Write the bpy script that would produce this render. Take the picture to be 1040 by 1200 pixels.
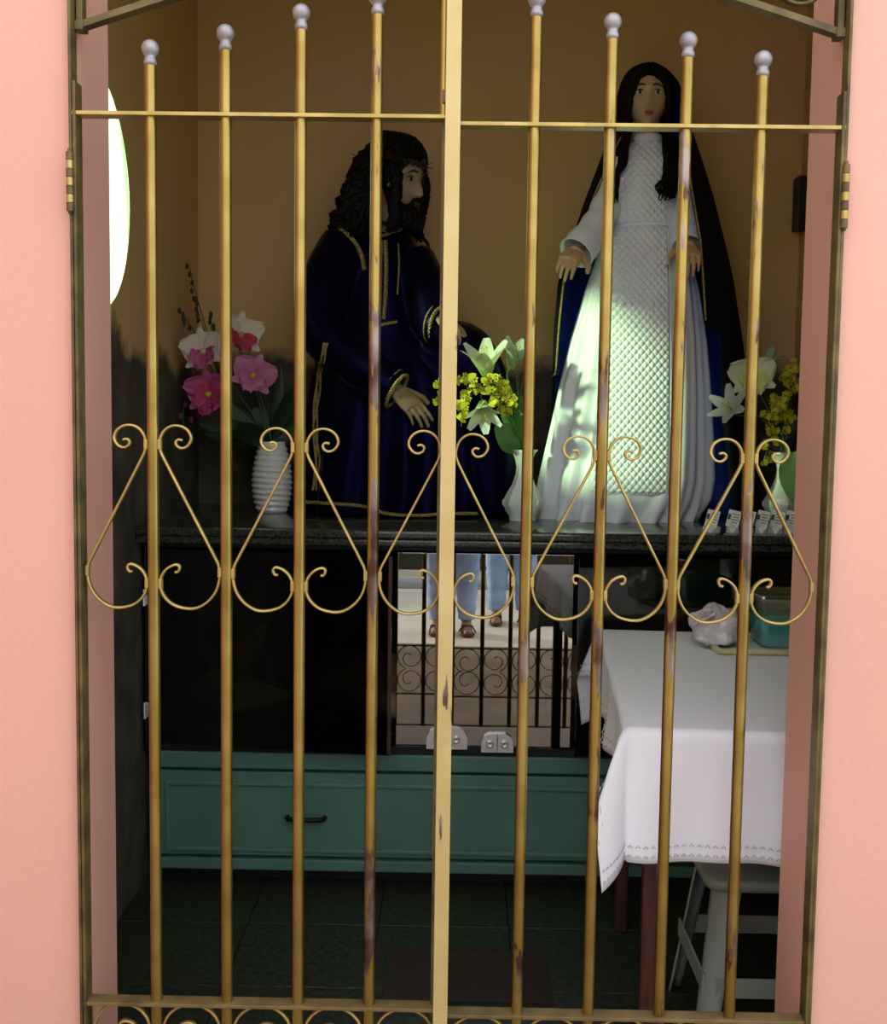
import bpy, bmesh, math, random
from mathutils import Vector, Matrix, noise
from mathutils.bvhtree import BVHTree
for o in list(bpy.data.objects): bpy.data.objects.remove(o)
scene = bpy.context.scene
COL = scene.collection
R = math.radians
V = Vector
rnd = random.Random(7)

# ------------------------------------------------------------------ camera
FPX = 1400.0
CAM = V((0.0, -1.9, 1.42))
_p, _y, _r = R(4.93), R(0.7), R(0.8)
FWD = V((-math.sin(_y)*math.cos(_p), math.cos(_y)*math.cos(_p), -math.sin(_p)))
_r0 = V((math.cos(_y), math.sin(_y), 0)); _u0 = _r0.cross(FWD)
RGT = math.cos(_r)*_r0 + math.sin(_r)*_u0
UPV = -math.sin(_r)*_r0 + math.cos(_r)*_u0
cd = bpy.data.cameras.new('camera'); cam = bpy.data.objects.new('camera', cd); COL.objects.link(cam)
m3 = Matrix((RGT, UPV, -FWD)).transposed()
cam.matrix_world = Matrix.Translation(CAM) @ m3.to_4x4()
cd.sensor_fit = 'HORIZONTAL'; cd.sensor_width = 36.0; cd.lens = 36.0*FPX/1040.0
cd.clip_start = 0.02; cd.clip_end = 200
scene.camera = cam

# ------------------------------------------------------------------ sky, sun, exposure
w = bpy.data.worlds.new('sky'); scene.world = w; w.use_nodes = True
bg = w.node_tree.nodes['Background']
bg.inputs[0].default_value = (0.92, 0.95, 1.0, 1); bg.inputs[1].default_value = 2.05
SUN_DIR = V((1.29, 0.70, -0.47)).normalized()
sd = bpy.data.lights.new('sun_offscreen', 'SUN'); sd.energy = 4.6; sd.angle = R(4); sd.color = (1.0, 0.95, 0.85)
so = bpy.data.objects.new('sun_offscreen', sd); COL.objects.link(so)
so.rotation_euler = SUN_DIR.to_track_quat('-Z', 'Y').to_euler(); so.location = (-8, -4, 6)
vs = scene.view_settings
vs.view_transform = 'Standard'; vs.look = 'None'; vs.exposure = 0.16; vs.gamma = 1.0; vs.use_curve_mapping = False

# ------------------------------------------------------------------ measuring
def ray(px, py):
    return FWD + (px-520)/FPX*RGT + (600-py)/FPX*UPV
def at(px, py, Y):                       # point at depth Y
    d = ray(px, py); return CAM + d*((Y-CAM.y)/d.y)
def onz(px, py, Z):                      # point on a level surface
    d = ray(px, py); return CAM + d*((Z-CAM.z)/d.z)
def zpx(py, Y, px=520): return at(px, py, Y).z

# ------------------------------------------------------------------ mesh helpers
class MB:
    def __init__(s): s.v = []; s.f = []; s.c = []; s.mi = []; s.cur = (1, 1, 1); s.m = 0
    def add(s, vs, fs):
        b = len(s.v); s.v += [V(p) for p in vs]; s.c += [s.cur]*len(vs)
        s.f += [tuple(i+b for i in f) for f in fs]; s.mi += [s.m]*len(fs); return s
    def box(s, c, d, M=None):
        c = V(c); h = V(d)*0.5
        vs = [V((x, y, z)) for x in (-h.x, h.x) for y in (-h.y, h.y) for z in (-h.z, h.z)]
        vs = [(M @ p if M else p)+c for p in vs]
        return s.add(vs, [(0,1,3,2),(4,6,7,5),(0,4,5,1),(2,3,7,6),(0,2,6,4),(1,5,7,3)])
    def bbox(s, c, d, b=0.003, M=None):   # bevelled box
        bm = bmesh.new(); bmesh.ops.create_cube(bm, size=1)
        for v in bm.verts: v.co = V((v.co.x*d[0], v.co.y*d[1], v.co.z*d[2]))
        bmesh.ops.bevel(bm, geom=list(bm.edges), offset=b, segments=2, affect='EDGES', profile=0.5)
        bm.verts.index_update(); c = V(c)
        vs = [((M @ v.co) if M else v.co)+c for v in bm.verts]; fs = [tuple(v.index for v in f.verts) for f in bm.faces]
        bm.free(); return s.add(vs, fs)
    def tube(s, path, r, seg=10, cap=True, flat=1.0, up=None):
        path = [V(p) for p in path]; n = len(path)
        rr = r if isinstance(r, (list, tuple)) else [r]*n
        vs = []; prev = None
        for i, p in enumerate(path):
            t = (path[min(i+1, n-1)]-path[max(i-1, 0)])
            t = t.normalized() if t.length > 1e-9 else V((0, 0, 1))
            a = prev if prev is not None else (V(up) if up else (V((0, 1, 0)) if abs(t.y) < 0.9 else V((1, 0, 0))))
            x = (a - t*a.dot(t))
            if x.length < 1e-6: x = t.orthogonal()
            x.normalize(); prev = x; y = t.cross(x)
            for k in range(seg):
                an = 2*math.pi*k/seg
                vs.append(p + x*(rr[i]*math.cos(an)) + y*(rr[i]*flat*math.sin(an)))
        fs = [(i*seg+k, i*seg+(k+1) % seg, (i+1)*seg+(k+1) % seg, (i+1)*seg+k) for i in range(n-1) for k in range(seg)]
        if cap: fs += [tuple(range(seg))[::-1], tuple((n-1)*seg+k for k in range(seg))]
        return s.add(vs, fs)
    def ribbon(s, path, th, dp):          # flat bar bent in the XZ plane: th thick, dp deep in Y
        path = [V(p) for p in path]; n = len(path); vs = []
        for i, p in enumerate(path):
            t = (path[min(i+1, n-1)]-path[max(i-1, 0)]).normalized()
            nn = V((-t.z, 0, t.x))
            for a, b in ((-1, -1), (1, -1), (1, 1), (-1, 1)): vs.append(p + nn*(a*th/2) + V((0, b*dp/2, 0)))
        fs = [(i*4+k, i*4+(k+1) % 4, (i+1)*4+(k+1) % 4, (i+1)*4+k) for i in range(n-1) for k in range(4)]
        fs += [(3, 2, 1, 0), tuple((n-1)*4+k for k in range(4))]
        return s.add(vs, fs)
    def lathe(s, prof, c=(0, 0, 0), seg=32, fn=None):
        c = V(c); vs = []; n = len(prof)
        for i, (r, z) in enumerate(prof):
            for k in range(seg):
                a = 2*math.pi*k/seg; q = r+(fn(a, z, r) if fn else 0)
                vs.append(c+V((q*math.cos(a), q*math.sin(a), z)))
        fs = [(i*seg+k, i*seg+(k+1) % seg, (i+1)*seg+(k+1) % seg, (i+1)*seg+k) for i in range(n-1) for k in range(seg)]
        fs += [tuple(range(seg))[::-1], tuple((n-1)*seg+k for k in range(seg))]
        return s.add(vs, fs)
    def grid(s, fn, nu, nv, wrap=False):
        vs = [fn(i/(nu if wrap else nu-1), j/(nv-1)) for j in range(nv) for i in range(nu)]
        fs = []
        for j in range(nv-1):
            for i in range(nu if wrap else nu-1):
                k = (i+1) % nu; fs.append((j*nu+i, j*nu+k, (j+1)*nu+k, (j+1)*nu+i))
        return s.add(vs, fs)
    def ell(s, c, r, M=None, nu=16, nv=10):
        c = V(c); r = V(r) if not isinstance(r, (int, float)) else V((r, r, r)); vs = [V((0, 0, -r.z))]
        for j in range(1, nv):
            ph = -math.pi/2+math.pi*j/nv
            for i in range(nu):
                a = 2*math.pi*i/nu; vs.append(V((r.x*math.cos(ph)*math.cos(a), r.y*math.cos(ph)*math.sin(a), r.z*math.sin(ph))))
        vs.append(V((0, 0, r.z))); L = len(vs)-1
        fs = [(0, 1+(i+1) % nu, 1+i) for i in range(nu)]
        for j in range(nv-2):
            for i in range(nu):
                a = 1+j*nu; b = a+nu; fs.append((a+i, a+(i+1) % nu, b+(i+1) % nu, b+i))
        a = 1+(nv-2)*nu; fs += [(a+i, a+(i+1) % nu, L) for i in range(nu)]
        return s.add([(M @ p if M else p)+c for p in vs], fs)
    def build(s, name, mat, parent=None, smooth=True, col=False):
        me = bpy.data.meshes.new(name); me.from_pydata(s.v, [], s.f)
        for m in (mat if isinstance(mat, (list, tuple)) else [mat]): me.materials.append(m)
        if max(s.mi, default=0): me.polygons.foreach_set('material_index', s.mi)
        if smooth: me.polygons.foreach_set('use_smooth', [True]*len(me.polygons))
        if col:
            ca = me.color_attributes.new('Col', 'FLOAT_COLOR', 'POINT')
            ca.data.foreach_set('color', [x for c in s.c for x in (c[0], c[1], c[2], 1)])
        me.update(); o = bpy.data.objects.new(name, me); COL.objects.link(o)
        if parent: attach(o, parent)
        return o

def attach(o, p):
    o.parent = p
    o.matrix_parent_inverse = world_of(p).inverted()
def world_of(p):
    if p.parent: return world_of(p.parent) @ p.matrix_parent_inverse @ p.matrix_basis
    return p.matrix_basis.copy()
def empty(name, loc, label, cat, group=None):
    o = bpy.data.objects.new(name, None); o.empty_display_size = .05; COL.objects.link(o); o.location = loc
    return tag(o, label, cat, group)
def tag(o, label, cat, group=None):
    o['label'] = label; o['category'] = cat
    if group: o['group'] = group
    return o
def struct(o, label=None):
    o['kind'] = 'structure'
    if label: o['label'] = label
    return o
def sharp(o, deg=35):
    me = o.data; me.polygons.foreach_set('use_smooth', [True]*len(me.polygons))
    me.set_sharp_from_angle(angle=R(deg)); return o
def mod_apply(o):
    dg = bpy.context.evaluated_depsgraph_get(); dg.update()
    me = bpy.data.meshes.new_from_object(o.evaluated_get(dg)); old = o.data
    o.modifiers.clear(); o.data = me; me.name = old.name; bpy.data.meshes.remove(old)
    return o
def blob(mb, name, mat, parent=None, voxel=.01, smooth=4, fac=.5):
    o = mb.build(name, mat)
    r = o.modifiers.new('r', 'REMESH'); r.mode = 'VOXEL'; r.voxel_size = voxel
    if smooth: q = o.modifiers.new('s', 'SMOOTH'); q.iterations = smooth; q.factor = fac
    mod_apply(o); o.data.polygons.foreach_set('use_smooth', [True]*len(o.data.polygons))
    if not o.data.materials: o.data.materials.append(mat)
    if parent: attach(o, parent)
    return o
def bvh_of(o):
    me = o.data; return BVHTree.FromPolygons([world_of(o) @ v.co for v in me.vertices], [tuple(p.vertices) for p in me.polygons])
def catmull(pts, n=6):
    pts = [V(p) for p in pts]; out = []
    for i in range(len(pts)-1):
        p0, p1, p2, p3 = pts[max(i-1, 0)], pts[i], pts[i+1], pts[min(i+2, len(pts)-1)]
        for k in range(n):
            t = k/n
            out.append(0.5*((2*p1)+(p2-p0)*t+(2*p0-5*p1+4*p2-p3)*t*t+(3*p1-p0-3*p2+p3)*t**3))
    out.append(pts[-1]); return out
def interp(tab, x):
    if x <= tab[0][0]: return list(tab[0][1:])
    for a, b in zip(tab, tab[1:]):
        if x <= b[0]:
            t = (x-a[0])/(b[0]-a[0]); return [p+(q-p)*t for p, q in zip(a[1:], b[1:])]
    return list(tab[-1][1:])
def rotM(ax, deg): return Matrix.Rotation(R(deg), 3, ax)

# ------------------------------------------------------------------ materials
def nd(nt, t, **k):
    n = nt.nodes.new(t)
    for a, b in k.items(): setattr(n, a, b)
    return n
def mat(name, c, rough=.6, metal=0, var=0.0, vscale=8, bump=0, bscale=60, c2=None, spec=.5, sheen=0, coat=0, trans=0, sss=0, stretch=(1, 1, 1)):
    m = bpy.data.materials.new(name); m.use_nodes = True; nt = m.node_tree; b = nt.nodes['Principled BSDF']
    b.inputs['Base Color'].default_value = (*c, 1); b.inputs['Roughness'].default_value = rough; b.inputs['Metallic'].default_value = metal
    b.inputs['Specular IOR Level'].default_value = spec; b.inputs['Sheen Weight'].default_value = sheen; b.inputs['Coat Weight'].default_value = coat
    if trans: b.inputs['Transmission Weight'].default_value = trans
    if sss: b.inputs['Subsurface Weight'].default_value = sss; b.inputs['Subsurface Radius'].default_value = (.02, .01, .006); b.inputs['Subsurface Scale'].default_value = 1
    tc = nd(nt, 'ShaderNodeTexCoord'); mp = nd(nt, 'ShaderNodeMapping'); mp.inputs['Scale'].default_value = stretch
    nt.links.new(tc.outputs['Object'], mp.inputs[0])
    if var or c2:
        n = nd(nt, 'ShaderNodeTexNoise'); n.inputs['Scale'].default_value = vscale; n.inputs['Detail'].default_value = 5
        nt.links.new(mp.outputs[0], n.inputs['Vector'])
        r = nd(nt, 'ShaderNodeValToRGB'); d = c2 or tuple(x*(1-var) for x in c)
        r.color_ramp.elements[0].position = .35; r.color_ramp.elements[1].position = .65
        r.color_ramp.elements[0].color = (*d, 1); r.color_ramp.elements[1].color = (*c, 1)
        nt.links.new(n.outputs['Fac'], r.inputs[0]); nt.links.new(r.outputs[0], b.inputs['Base Color'])
    if bump:
        n = nd(nt, 'ShaderNodeTexNoise'); n.inputs['Scale'].default_value = bscale; n.inputs['Detail'].default_value = 6
        nt.links.new(mp.outputs[0], n.inputs['Vector'])
        u = nd(nt, 'ShaderNodeBump'); u.inputs['Strength'].default_value = bump; u.inputs['Distance'].default_value = .005
        nt.links.new(n.outputs['Fac'], u.inputs['Height']); nt.links.new(u.outputs[0], b.inputs['Normal'])
    return m
def colmat(name, rough=.5, trans=.25):
    m = bpy.data.materials.new(name); m.use_nodes = True; nt = m.node_tree; b = nt.nodes['Principled BSDF']
    a = nd(nt, 'ShaderNodeVertexColor', layer_name='Col'); nt.links.new(a.outputs[0], b.inputs['Base Color'])
    b.inputs['Roughness'].default_value = rough
    if trans:
        t = nd(nt, 'ShaderNodeBsdfTranslucent'); nt.links.new(a.outputs[0], t.inputs[0])
        x = nd(nt, 'ShaderNodeMixShader'); x.inputs[0].default_value = trans; out = nt.nodes['Material Output']
        nt.links.new(b.outputs[0], x.inputs[1]); nt.links.new(t.outputs[0], x.inputs[2]); nt.links.new(x.outputs[0], out.inputs[0])
    return m
def gold_paint(name='gold_paint', ca=(.30, .21, .05, 1), cb=(.41, .30, .09, 1), rough=.3, metal=.88):                                    # painted iron: worn places follow the bar's own wear value
    m = bpy.data.materials.new(name); m.use_nodes = True; nt = m.node_tree; b = nt.nodes['Principled BSDF']
    tc = nd(nt, 'ShaderNodeTexCoord'); mp = nd(nt, 'ShaderNodeMapping'); mp.inputs['Scale'].default_value = (1, 1, .22)
    nt.links.new(tc.outputs['Object'], mp.inputs[0])
    n = nd(nt, 'ShaderNodeTexNoise'); n.inputs['Scale'].default_value = 32; n.inputs['Detail'].default_value = 5; n.inputs['Roughness'].default_value = .55
    nt.links.new(mp.outputs[0], n.inputs['Vector'])
    at_ = nd(nt, 'ShaderNodeAttribute', attribute_type='OBJECT', attribute_name='wear')
    ad = nd(nt, 'ShaderNodeMath', operation='ADD'); nt.links.new(n.outputs['Fac'], ad.inputs[0]); nt.links.new(at_.outputs['Fac'], ad.inputs[1])
    r = nd(nt, 'ShaderNodeValToRGB'); r.color_ramp.elements[0].position = .70; r.color_ramp.elements[1].position = .73
    r.color_ramp.elements[0].color = (0, 0, 0, 1); r.color_ramp.elements[1].color = (1, 1, 1, 1)
    nt.links.new(ad.outputs[0], r.inputs[0])
    n2 = nd(nt, 'ShaderNodeTexNoise'); n2.inputs['Scale'].default_value = 14; nt.links.new(tc.outputs['Object'], n2.inputs['Vector'])
    g = nd(nt, 'ShaderNodeValToRGB'); g.color_ramp.elements[0].position = .35; g.color_ramp.elements[1].position = .7
    g.color_ramp.elements[0].color = ca; g.color_ramp.elements[1].color = cb
    nt.links.new(n2.outputs['Fac'], g.inputs[0])
    q = nd(nt, 'ShaderNodeValToRGB'); q.color_ramp.elements[0].position = .4; q.color_ramp.elements[1].position = .6
    q.color_ramp.elements[0].color = (.10, .05, .035, 1); q.color_ramp.elements[1].color = (.30, .25, .22, 1)
    nt.links.new(n2.outputs['Fac'], q.inputs[0])
    x = nd(nt, 'ShaderNodeMix', data_type='RGBA')
    nt.links.new(r.outputs[0], x.inputs['Factor']); nt.links.new(g.outputs[0], x.inputs[6]); nt.links.new(q.outputs[0], x.inputs[7])
    nt.links.new(x.outputs[2], b.inputs['Base Color']); b.inputs['Roughness'].default_value = rough; b.inputs['Metallic'].default_value = metal
    bu = nd(nt, 'ShaderNodeBump'); bu.inputs['Strength'].default_value = .3; bu.inputs['Distance'].default_value = .001; bu.invert = True
    nt.links.new(r.outputs[0], bu.inputs['Height']); nt.links.new(bu.outputs[0], b.inputs['Normal'])
    return m
def room_wall():                                     # olive-beige plaster above, bare damp render below a ragged edge
    m = bpy.data.materials.new('room_plaster'); m.use_nodes = True; nt = m.node_tree; b = nt.nodes['Principled BSDF']
    tc = nd(nt, 'ShaderNodeTexCoord'); sep = nd(nt, 'ShaderNodeSeparateXYZ'); nt.links.new(tc.outputs['Object'], sep.inputs[0])
    n = nd(nt, 'ShaderNodeTexNoise'); n.inputs['Scale'].default_value = 2.6; n.inputs['Detail'].default_value = 7; n.inputs['Roughness'].default_value = .6
    nt.links.new(tc.outputs['Object'], n.inputs['Vector'])
    mu = nd(nt, 'ShaderNodeMath', operation='MULTIPLY_ADD'); mu.inputs[1].default_value = .55; nt.links.new(n.outputs['Fac'], mu.inputs[0]); nt.links.new(sep.outputs['Z'], mu.inputs[2])
    r = nd(nt, 'ShaderNodeMapRange'); r.inputs['From Min'].default_value = 1.83; r.inputs['From Max'].default_value = 1.90; nt.links.new(mu.outputs[0], r.inputs['Value'])
    n2 = nd(nt, 'ShaderNodeTexNoise'); n2.inputs['Scale'].default_value = 1.3; n2.inputs['Detail'].default_value = 4; nt.links.new(tc.outputs['Object'], n2.inputs['Vector'])
    p = nd(nt, 'ShaderNodeValToRGB'); p.color_ramp.elements[0].position = .35; p.color_ramp.elements[1].position = .65
    p.color_ramp.elements[0].color = (.66, .46, .125, 1); p.color_ramp.elements[1].color = (.69, .45, .23, 1); nt.links.new(n2.outputs['Fac'], p.inputs[0])
    n3 = nd(nt, 'ShaderNodeTexNoise'); n3.inputs['Scale'].default_value = 9; n3.inputs['Detail'].default_value = 6; nt.links.new(tc.outputs['Object'], n3.inputs['Vector'])
    d = nd(nt, 'ShaderNodeValToRGB'); d.color_ramp.elements[0].position = .35; d.color_ramp.elements[1].position = .7
    d.color_ramp.elements[0].color = (.045, .042, .03, 1); d.color_ramp.elements[1].color = (.125, .115, .08, 1); nt.links.new(n3.outputs['Fac'], d.inputs[0])
    x = nd(nt, 'ShaderNodeMix', data_type='RGBA'); nt.links.new(r.outputs[0], x.inputs['Factor']); nt.links.new(d.outputs[0], x.inputs[6]); nt.links.new(p.outputs[0], x.inputs[7])
    nt.links.new(x.outputs[2], b.inputs['Base Color']); b.inputs['Roughness'].default_value = .85
    bu = nd(nt, 'ShaderNodeBump'); bu.inputs['Strength'].default_value = .5; bu.inputs['Distance'].default_value = .004
    nt.links.new(r.outputs[0], bu.inputs['Height']); nt.links.new(bu.outputs[0], b.inputs['Normal'])
    return m
def pane_mat(name, tint, refl, rough=0.0):
    m = bpy.data.materials.new(name); m.use_nodes = True; nt = m.node_tree
    for n in list(nt.nodes):
        if n.type == 'BSDF_PRINCIPLED': nt.nodes.remove(n)
    t = nd(nt, 'ShaderNodeBsdfTransparent'); t.inputs[0].default_value = (*tint, 1)
    g = nd(nt, 'ShaderNodeBsdfGlossy'); g.inputs['Roughness'].default_value = rough; g.inputs[0].default_value = (1, 1, 1, 1)
    x = nd(nt, 'ShaderNodeMixShader'); x.inputs[0].default_value = refl
    nt.links.new(t.outputs[0], x.inputs[1]); nt.links.new(g.outputs[0], x.inputs[2]); nt.links.new(x.outputs[0], nt.nodes['Material Output'].inputs[0])
    return m

M_PINK = mat('pink_wall_paint', (.79, .43, .335), .8, var=.06, vscale=1.5, bump=.12, bscale=90)
M_ROOM = room_wall()
M_GOLD = gold_paint(); M_POST = gold_paint('pale_gold_paint', (.56, .42, .16, 1), (.62, .49, .22, 1), .45, .3); M_REVEAL_BRIGHT = mat('bright_reveal_white', (.85, .85, .80), .9)  # last one: white put on the window reveal so it reads as bright light
M_OLIVE = mat('old_olive_gold_iron', (.17, .125, .035), .5, .2, c2=(.07, .05, .02), vscale=20)
M_PLAIN = mat('plain_gold_iron', (.52, .38, .12), .38, .6, c2=(.38, .27, .08), vscale=25)
M_RAILD = mat('worn_brown_gold_iron', (.24, .17, .065), .5, .35, c2=(.13, .09, .04), vscale=18)
M_SILVER = mat('silver_paint', (.36, .36, .38), .42, .45, c2=(.26, .26, .27), vscale=40)
M_WHITE = mat('white_cotton', (.90, .92, .98), .85, sheen=.2, bump=.05, bscale=400)
M_SATIN = mat('white_satin', (.84, .90, .92), .5, sheen=.2)
M_NAVY = mat('dark_blue_satin', (.0013, .001, .009), .34, sheen=.0, spec=.42)
M_NAVY.node_tree.nodes['Principled BSDF'].inputs['Specular Tint'].default_value = (.09, .075, .38, 1)
M_BLACKCLOTH = mat('black_mantle', (.004, .0035, .005), .9, spec=.15)
M_LINING = mat('blue_lining', (.025, .075, .42), .5)
M_TRIM = mat('gold_braid', (.50, .38, .12), .45, .35, c2=(.22, .16, .05), vscale=160)
M_HAIR = mat('dark_hair', (.004, .003, .003), .5, c2=(.008, .006, .005), vscale=30, spec=.12)
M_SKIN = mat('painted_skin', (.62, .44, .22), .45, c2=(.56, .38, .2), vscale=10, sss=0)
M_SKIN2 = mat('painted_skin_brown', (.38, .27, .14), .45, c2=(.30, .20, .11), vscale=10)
M_EYE = mat('eye_white', (.7, .7, .62), .3); M_IRIS = mat('eye_dark', (.02, .013, .01), .25)
M_LIP = mat('painted_lips', (.45, .12, .09), .4); M_BROW = mat('painted_brows', (.03, .018, .012), .6)
M_GRANITE = mat('granite', (.075, .078, .062), .16, c2=(.016, .017, .014), vscale=140, coat=.2)
M_FLOOR = mat('floor_granite', (.045, .054, .032), .5, c2=(.008, .010, .006), vscale=60)
M_GREEN = mat('green_wood_paint', (.11, .245, .18), .55, c2=(.09, .20, .145), vscale=5, bump=.08, bscale=40)
M_DARKWOOD = mat('dark_wood', (.085, .022, .016), .4, c2=(.04, .012, .009), vscale=14, stretch=(6, 6, .6))
M_DARK = mat('black_panel', (.006, .006, .006), .6)
M_GLASS = pane_mat('case_glass', (.40, .41, .39), .30)
M_GLASSD = pane_mat('dim_reflection_glass', (.34, .35, .33), .11)  # end doors only: weaker reflection, their dark look put into the material
M_OCULUS = pane_mat('green_light_tint', (.80, 1.0, .76), .04)  # green tint added to colour the light entering the round window
M_CERAMIC = mat('white_glazed_ceramic', (.80, .84, .78), .15, coat=.5)
M_CHROME = mat('chrome', (.86, .86, .88), .25, .8)
M_PETAL = colmat('petal', .55, .3)
M_LEAF = mat('dark_leaf', (.012, .032, .008), .45, c2=(.008, .02, .006), vscale=12)
M_LEAF2 = mat('fresh_leaf', (.10, .30, .05), .4, c2=(.07, .22, .04), vscale=12)
M_STEM = mat('green_stem', (.07, .14, .03), .6); M_TWIG = mat('twig', (.05, .035, .02), .8)
M_PAVE = mat('pavement', (.74, .70, .56), .9, c2=(.62, .58, .46), vscale=3, bump=.1, bscale=30)
M_DENIM = mat('blue_denim', (.46, .66, .92), .8, c2=(.26, .44, .72), vscale=7, bump=.1, bscale=200)
M_SHIRT = mat('grey_shirt', (.25, .25, .27), .85); M_SHIRT2 = mat('red_shirt', (.35, .07, .06), .85)
M_PLASTICW = mat('white_plastic', (.62, .66, .62), .35)
M_MAT = mat('brown_mat', (.030, .020, .014), .95, bump=.4, bscale=300)

# ------------------------------------------------------------------ setting
XL, XR, YB, YI, ZC = -.923, 1.17, 2.33, .20, 3.0
OL, OR, OT = -.612, .591, 2.66
def wall_with_hole():
    m = MB()
    for (x0, x1, z0, z1) in ((-1.95, OL, 0, 4.0), (OR, 4.5, 0, 4.0), (OL, OR, OT, 4.0)):
        m.box(((x0+x1)/2, YI/2, (z0+z1)/2), (x1-x0, YI, z1-z0))
    return m
wf = wall_with_hole().build('wall_front', [M_PINK, M_ROOM], smooth=False)
for p in wf.data.polygons: p.material_index = 1 if p.normal.y > .5 else 0
struct(wf, 'pink painted outer wall around the gate')
# left wall with the round opening
OCY, OCZ, OCR, OCO = 1.162, 1.96, .297, .55
def oculus_wall():
    bm = bmesh.new(); n = 48
    y0, y1, z0, z1 = YI, YB+.15, 0.0, ZC; t = .07
    def sq(a):                               # point on the rectangle in direction a
        c, s_ = math.cos(a), math.sin(a); k = 1e9
        if c > 1e-9: k = min(k, (y1-OCY)/c)
        if c < -1e-9: k = min(k, (y0-OCY)/c)
        if s_ > 1e-9: k = min(k, (z1-OCZ)/s_)
        if s_ < -1e-9: k = min(k, (z0-OCZ)/s_)
        return OCY+c*k, OCZ+s_*k
    ang = [2*math.pi*i/n for i in range(n)]
    for yy in (y0, y1):
        for zz in (z0, z1): ang.append(math.atan2(zz-OCZ, yy-OCY) % (2*math.pi))
    ang.sort(); rings = []
    for x, rr in ((XL, OCR), (XL-t, OCO)):      # splayed outwards, shaped so the bright sky shows
        rings.append(([bm.verts.new((x, OCY+rr*math.cos(a), OCZ+rr*math.sin(a))) for a in ang], [bm.verts.new((x, *sq(a))) for a in ang]))
    N = len(ang)
    for i in range(N):
        j = (i+1) % N
        bm.faces.new((rings[0][0][i], rings[0][0][j], rings[0][1][j], rings[0][1][i]))
        bm.faces.new((rings[1][0][i], rings[1][1][i], rings[1][1][j], rings[1][0][j]))
        bm.faces.new((rings[0][0][i], rings[1][0][i], rings[1][0][j], rings[0][0][j]))
        bm.faces.new((rings[0][1][i], rings[0][1][j], rings[1][1][j], rings[1][1][i]))
    me = bpy.data.meshes.new('wall_left'); bm.to_mesh(me); bm.free(); me.materials.append(M_ROOM); me.materials.append(M_REVEAL_BRIGHT)
    for p in me.polygons: p.material_index = 1 if (math.hypot(p.center.y-OCY, p.center.z-OCZ) < OCO+.02 and abs(p.normal.x) < .99) else 0
    o = bpy.data.objects.new('wall_left', me); COL.objects.link(o); return o
struct(oculus_wall(), 'plastered side wall with a round window')
wn = struct(MB().lathe([(OCO-.045, -.004), (OCO-.045, .004)], seg=48).build('window_1', M_OCULUS, smooth=False), 'round window in the side wall with an added green light tint')
wn.rotation_euler = (0, R(90), 0); wn.location = (XL-.06, OCY, OCZ)
fr = MB().tube([(XL-.06, OCY+(OCO-.045)*math.cos(a), OCZ+(OCO-.045)*math.sin(a)) for a in [2*math.pi*i/48 for i in range(49)]], .012, 8, cap=False).build('window_frame', M_PLASTICW, wn)
struct(MB().box(((XL+XR)/2, YB+.08, ZC/2), (XR-XL+.4, .16, ZC)).build('wall_back', M_ROOM, smooth=False), 'back wall of olive plaster with bare damp render below')
struct(MB().box((XR+.08, (YI+YB)/2, ZC/2), (.16, YB-YI, ZC)).build('wall_right', M_ROOM, smooth=False), 'side wall beside the veiled statue')
struct(MB().box(((XL+XR)/2, (YI+YB)/2, ZC+.06), (XR-XL+.5, YB-YI+.5, .12)).build('ceiling', M_ROOM, smooth=False), 'ceiling of the shrine room')
fl = struct(MB().box(((XL+XR)/2, (YI+YB)/2, -.03), (XR-XL+.3, YB-YI+.3, .05)).build('floor', M_DARK, smooth=False), 'dark speckled granite tile floor')
tl = None; TS = .36
nx = int(math.ceil((XR-XL)/TS)); ny = int(math.ceil((YB-YI)/TS))
for i in range(nx):
    for j in range(ny):
        x0 = XL+i*TS; x1 = min(x0+TS, XR); y0 = YI+j*TS; y1 = min(y0+TS, YB)
        MB().bbox(((x0+x1)/2, (y0+y1)/2, -.006), (x1-x0-.004, y1-y0-.004, .012), .0015).build('tile', M_FLOOR, fl, smooth=False)
struct(MB().box(((OL+OR)/2, YI/2, -.03), (OR-OL, YI, .06)).build('trim_1', M_GRANITE, smooth=False), 'stone threshold under the gate')
struct(MB().box((0, -8, -.06), (24, 16, .118)).build('ground', M_PAVE, smooth=False), 'pale pavement in front of the shrine')
struct(MB().box((1.2, -1.05, .002), (6.3, 2.1, .012)).build('shade_paving', mat('painted_shade_brown', (.24, .17, .10), .6, c2=(.18, .13, .07), vscale=4), smooth=False), 'paving in front of the gate coloured brown to stand for shade')  # shade near the gate put into a darker paving colour
struct(MB().box((-2.05, -1.35, 1.9), (.2, 3.1, 3.8)).build('wall_sunblock', M_PINK, smooth=False), 'added pink wing wall keeping the sun off the front')  # added unseen wall, blocks direct sun from the front
M_FARW = mat('far_shade_dark', (.05, .042, .025), .9, c2=(.03, .028, .018), vscale=2)  # dark colour stands for the shaded band beyond the kerb
struct(MB().box((0, -5.7, .7), (24, .3, 1.4)).build('wall_shade_band', M_FARW, smooth=False), 'low dark wall standing in for shade across the pavement')
struct(MB().bbox((0, -4.5, .03), (24, .14, .07), .02).build('trim_2', mat('kerb', (.35, .40, .42), .9), smooth=False), 'grey kerb across the pavement')

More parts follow.
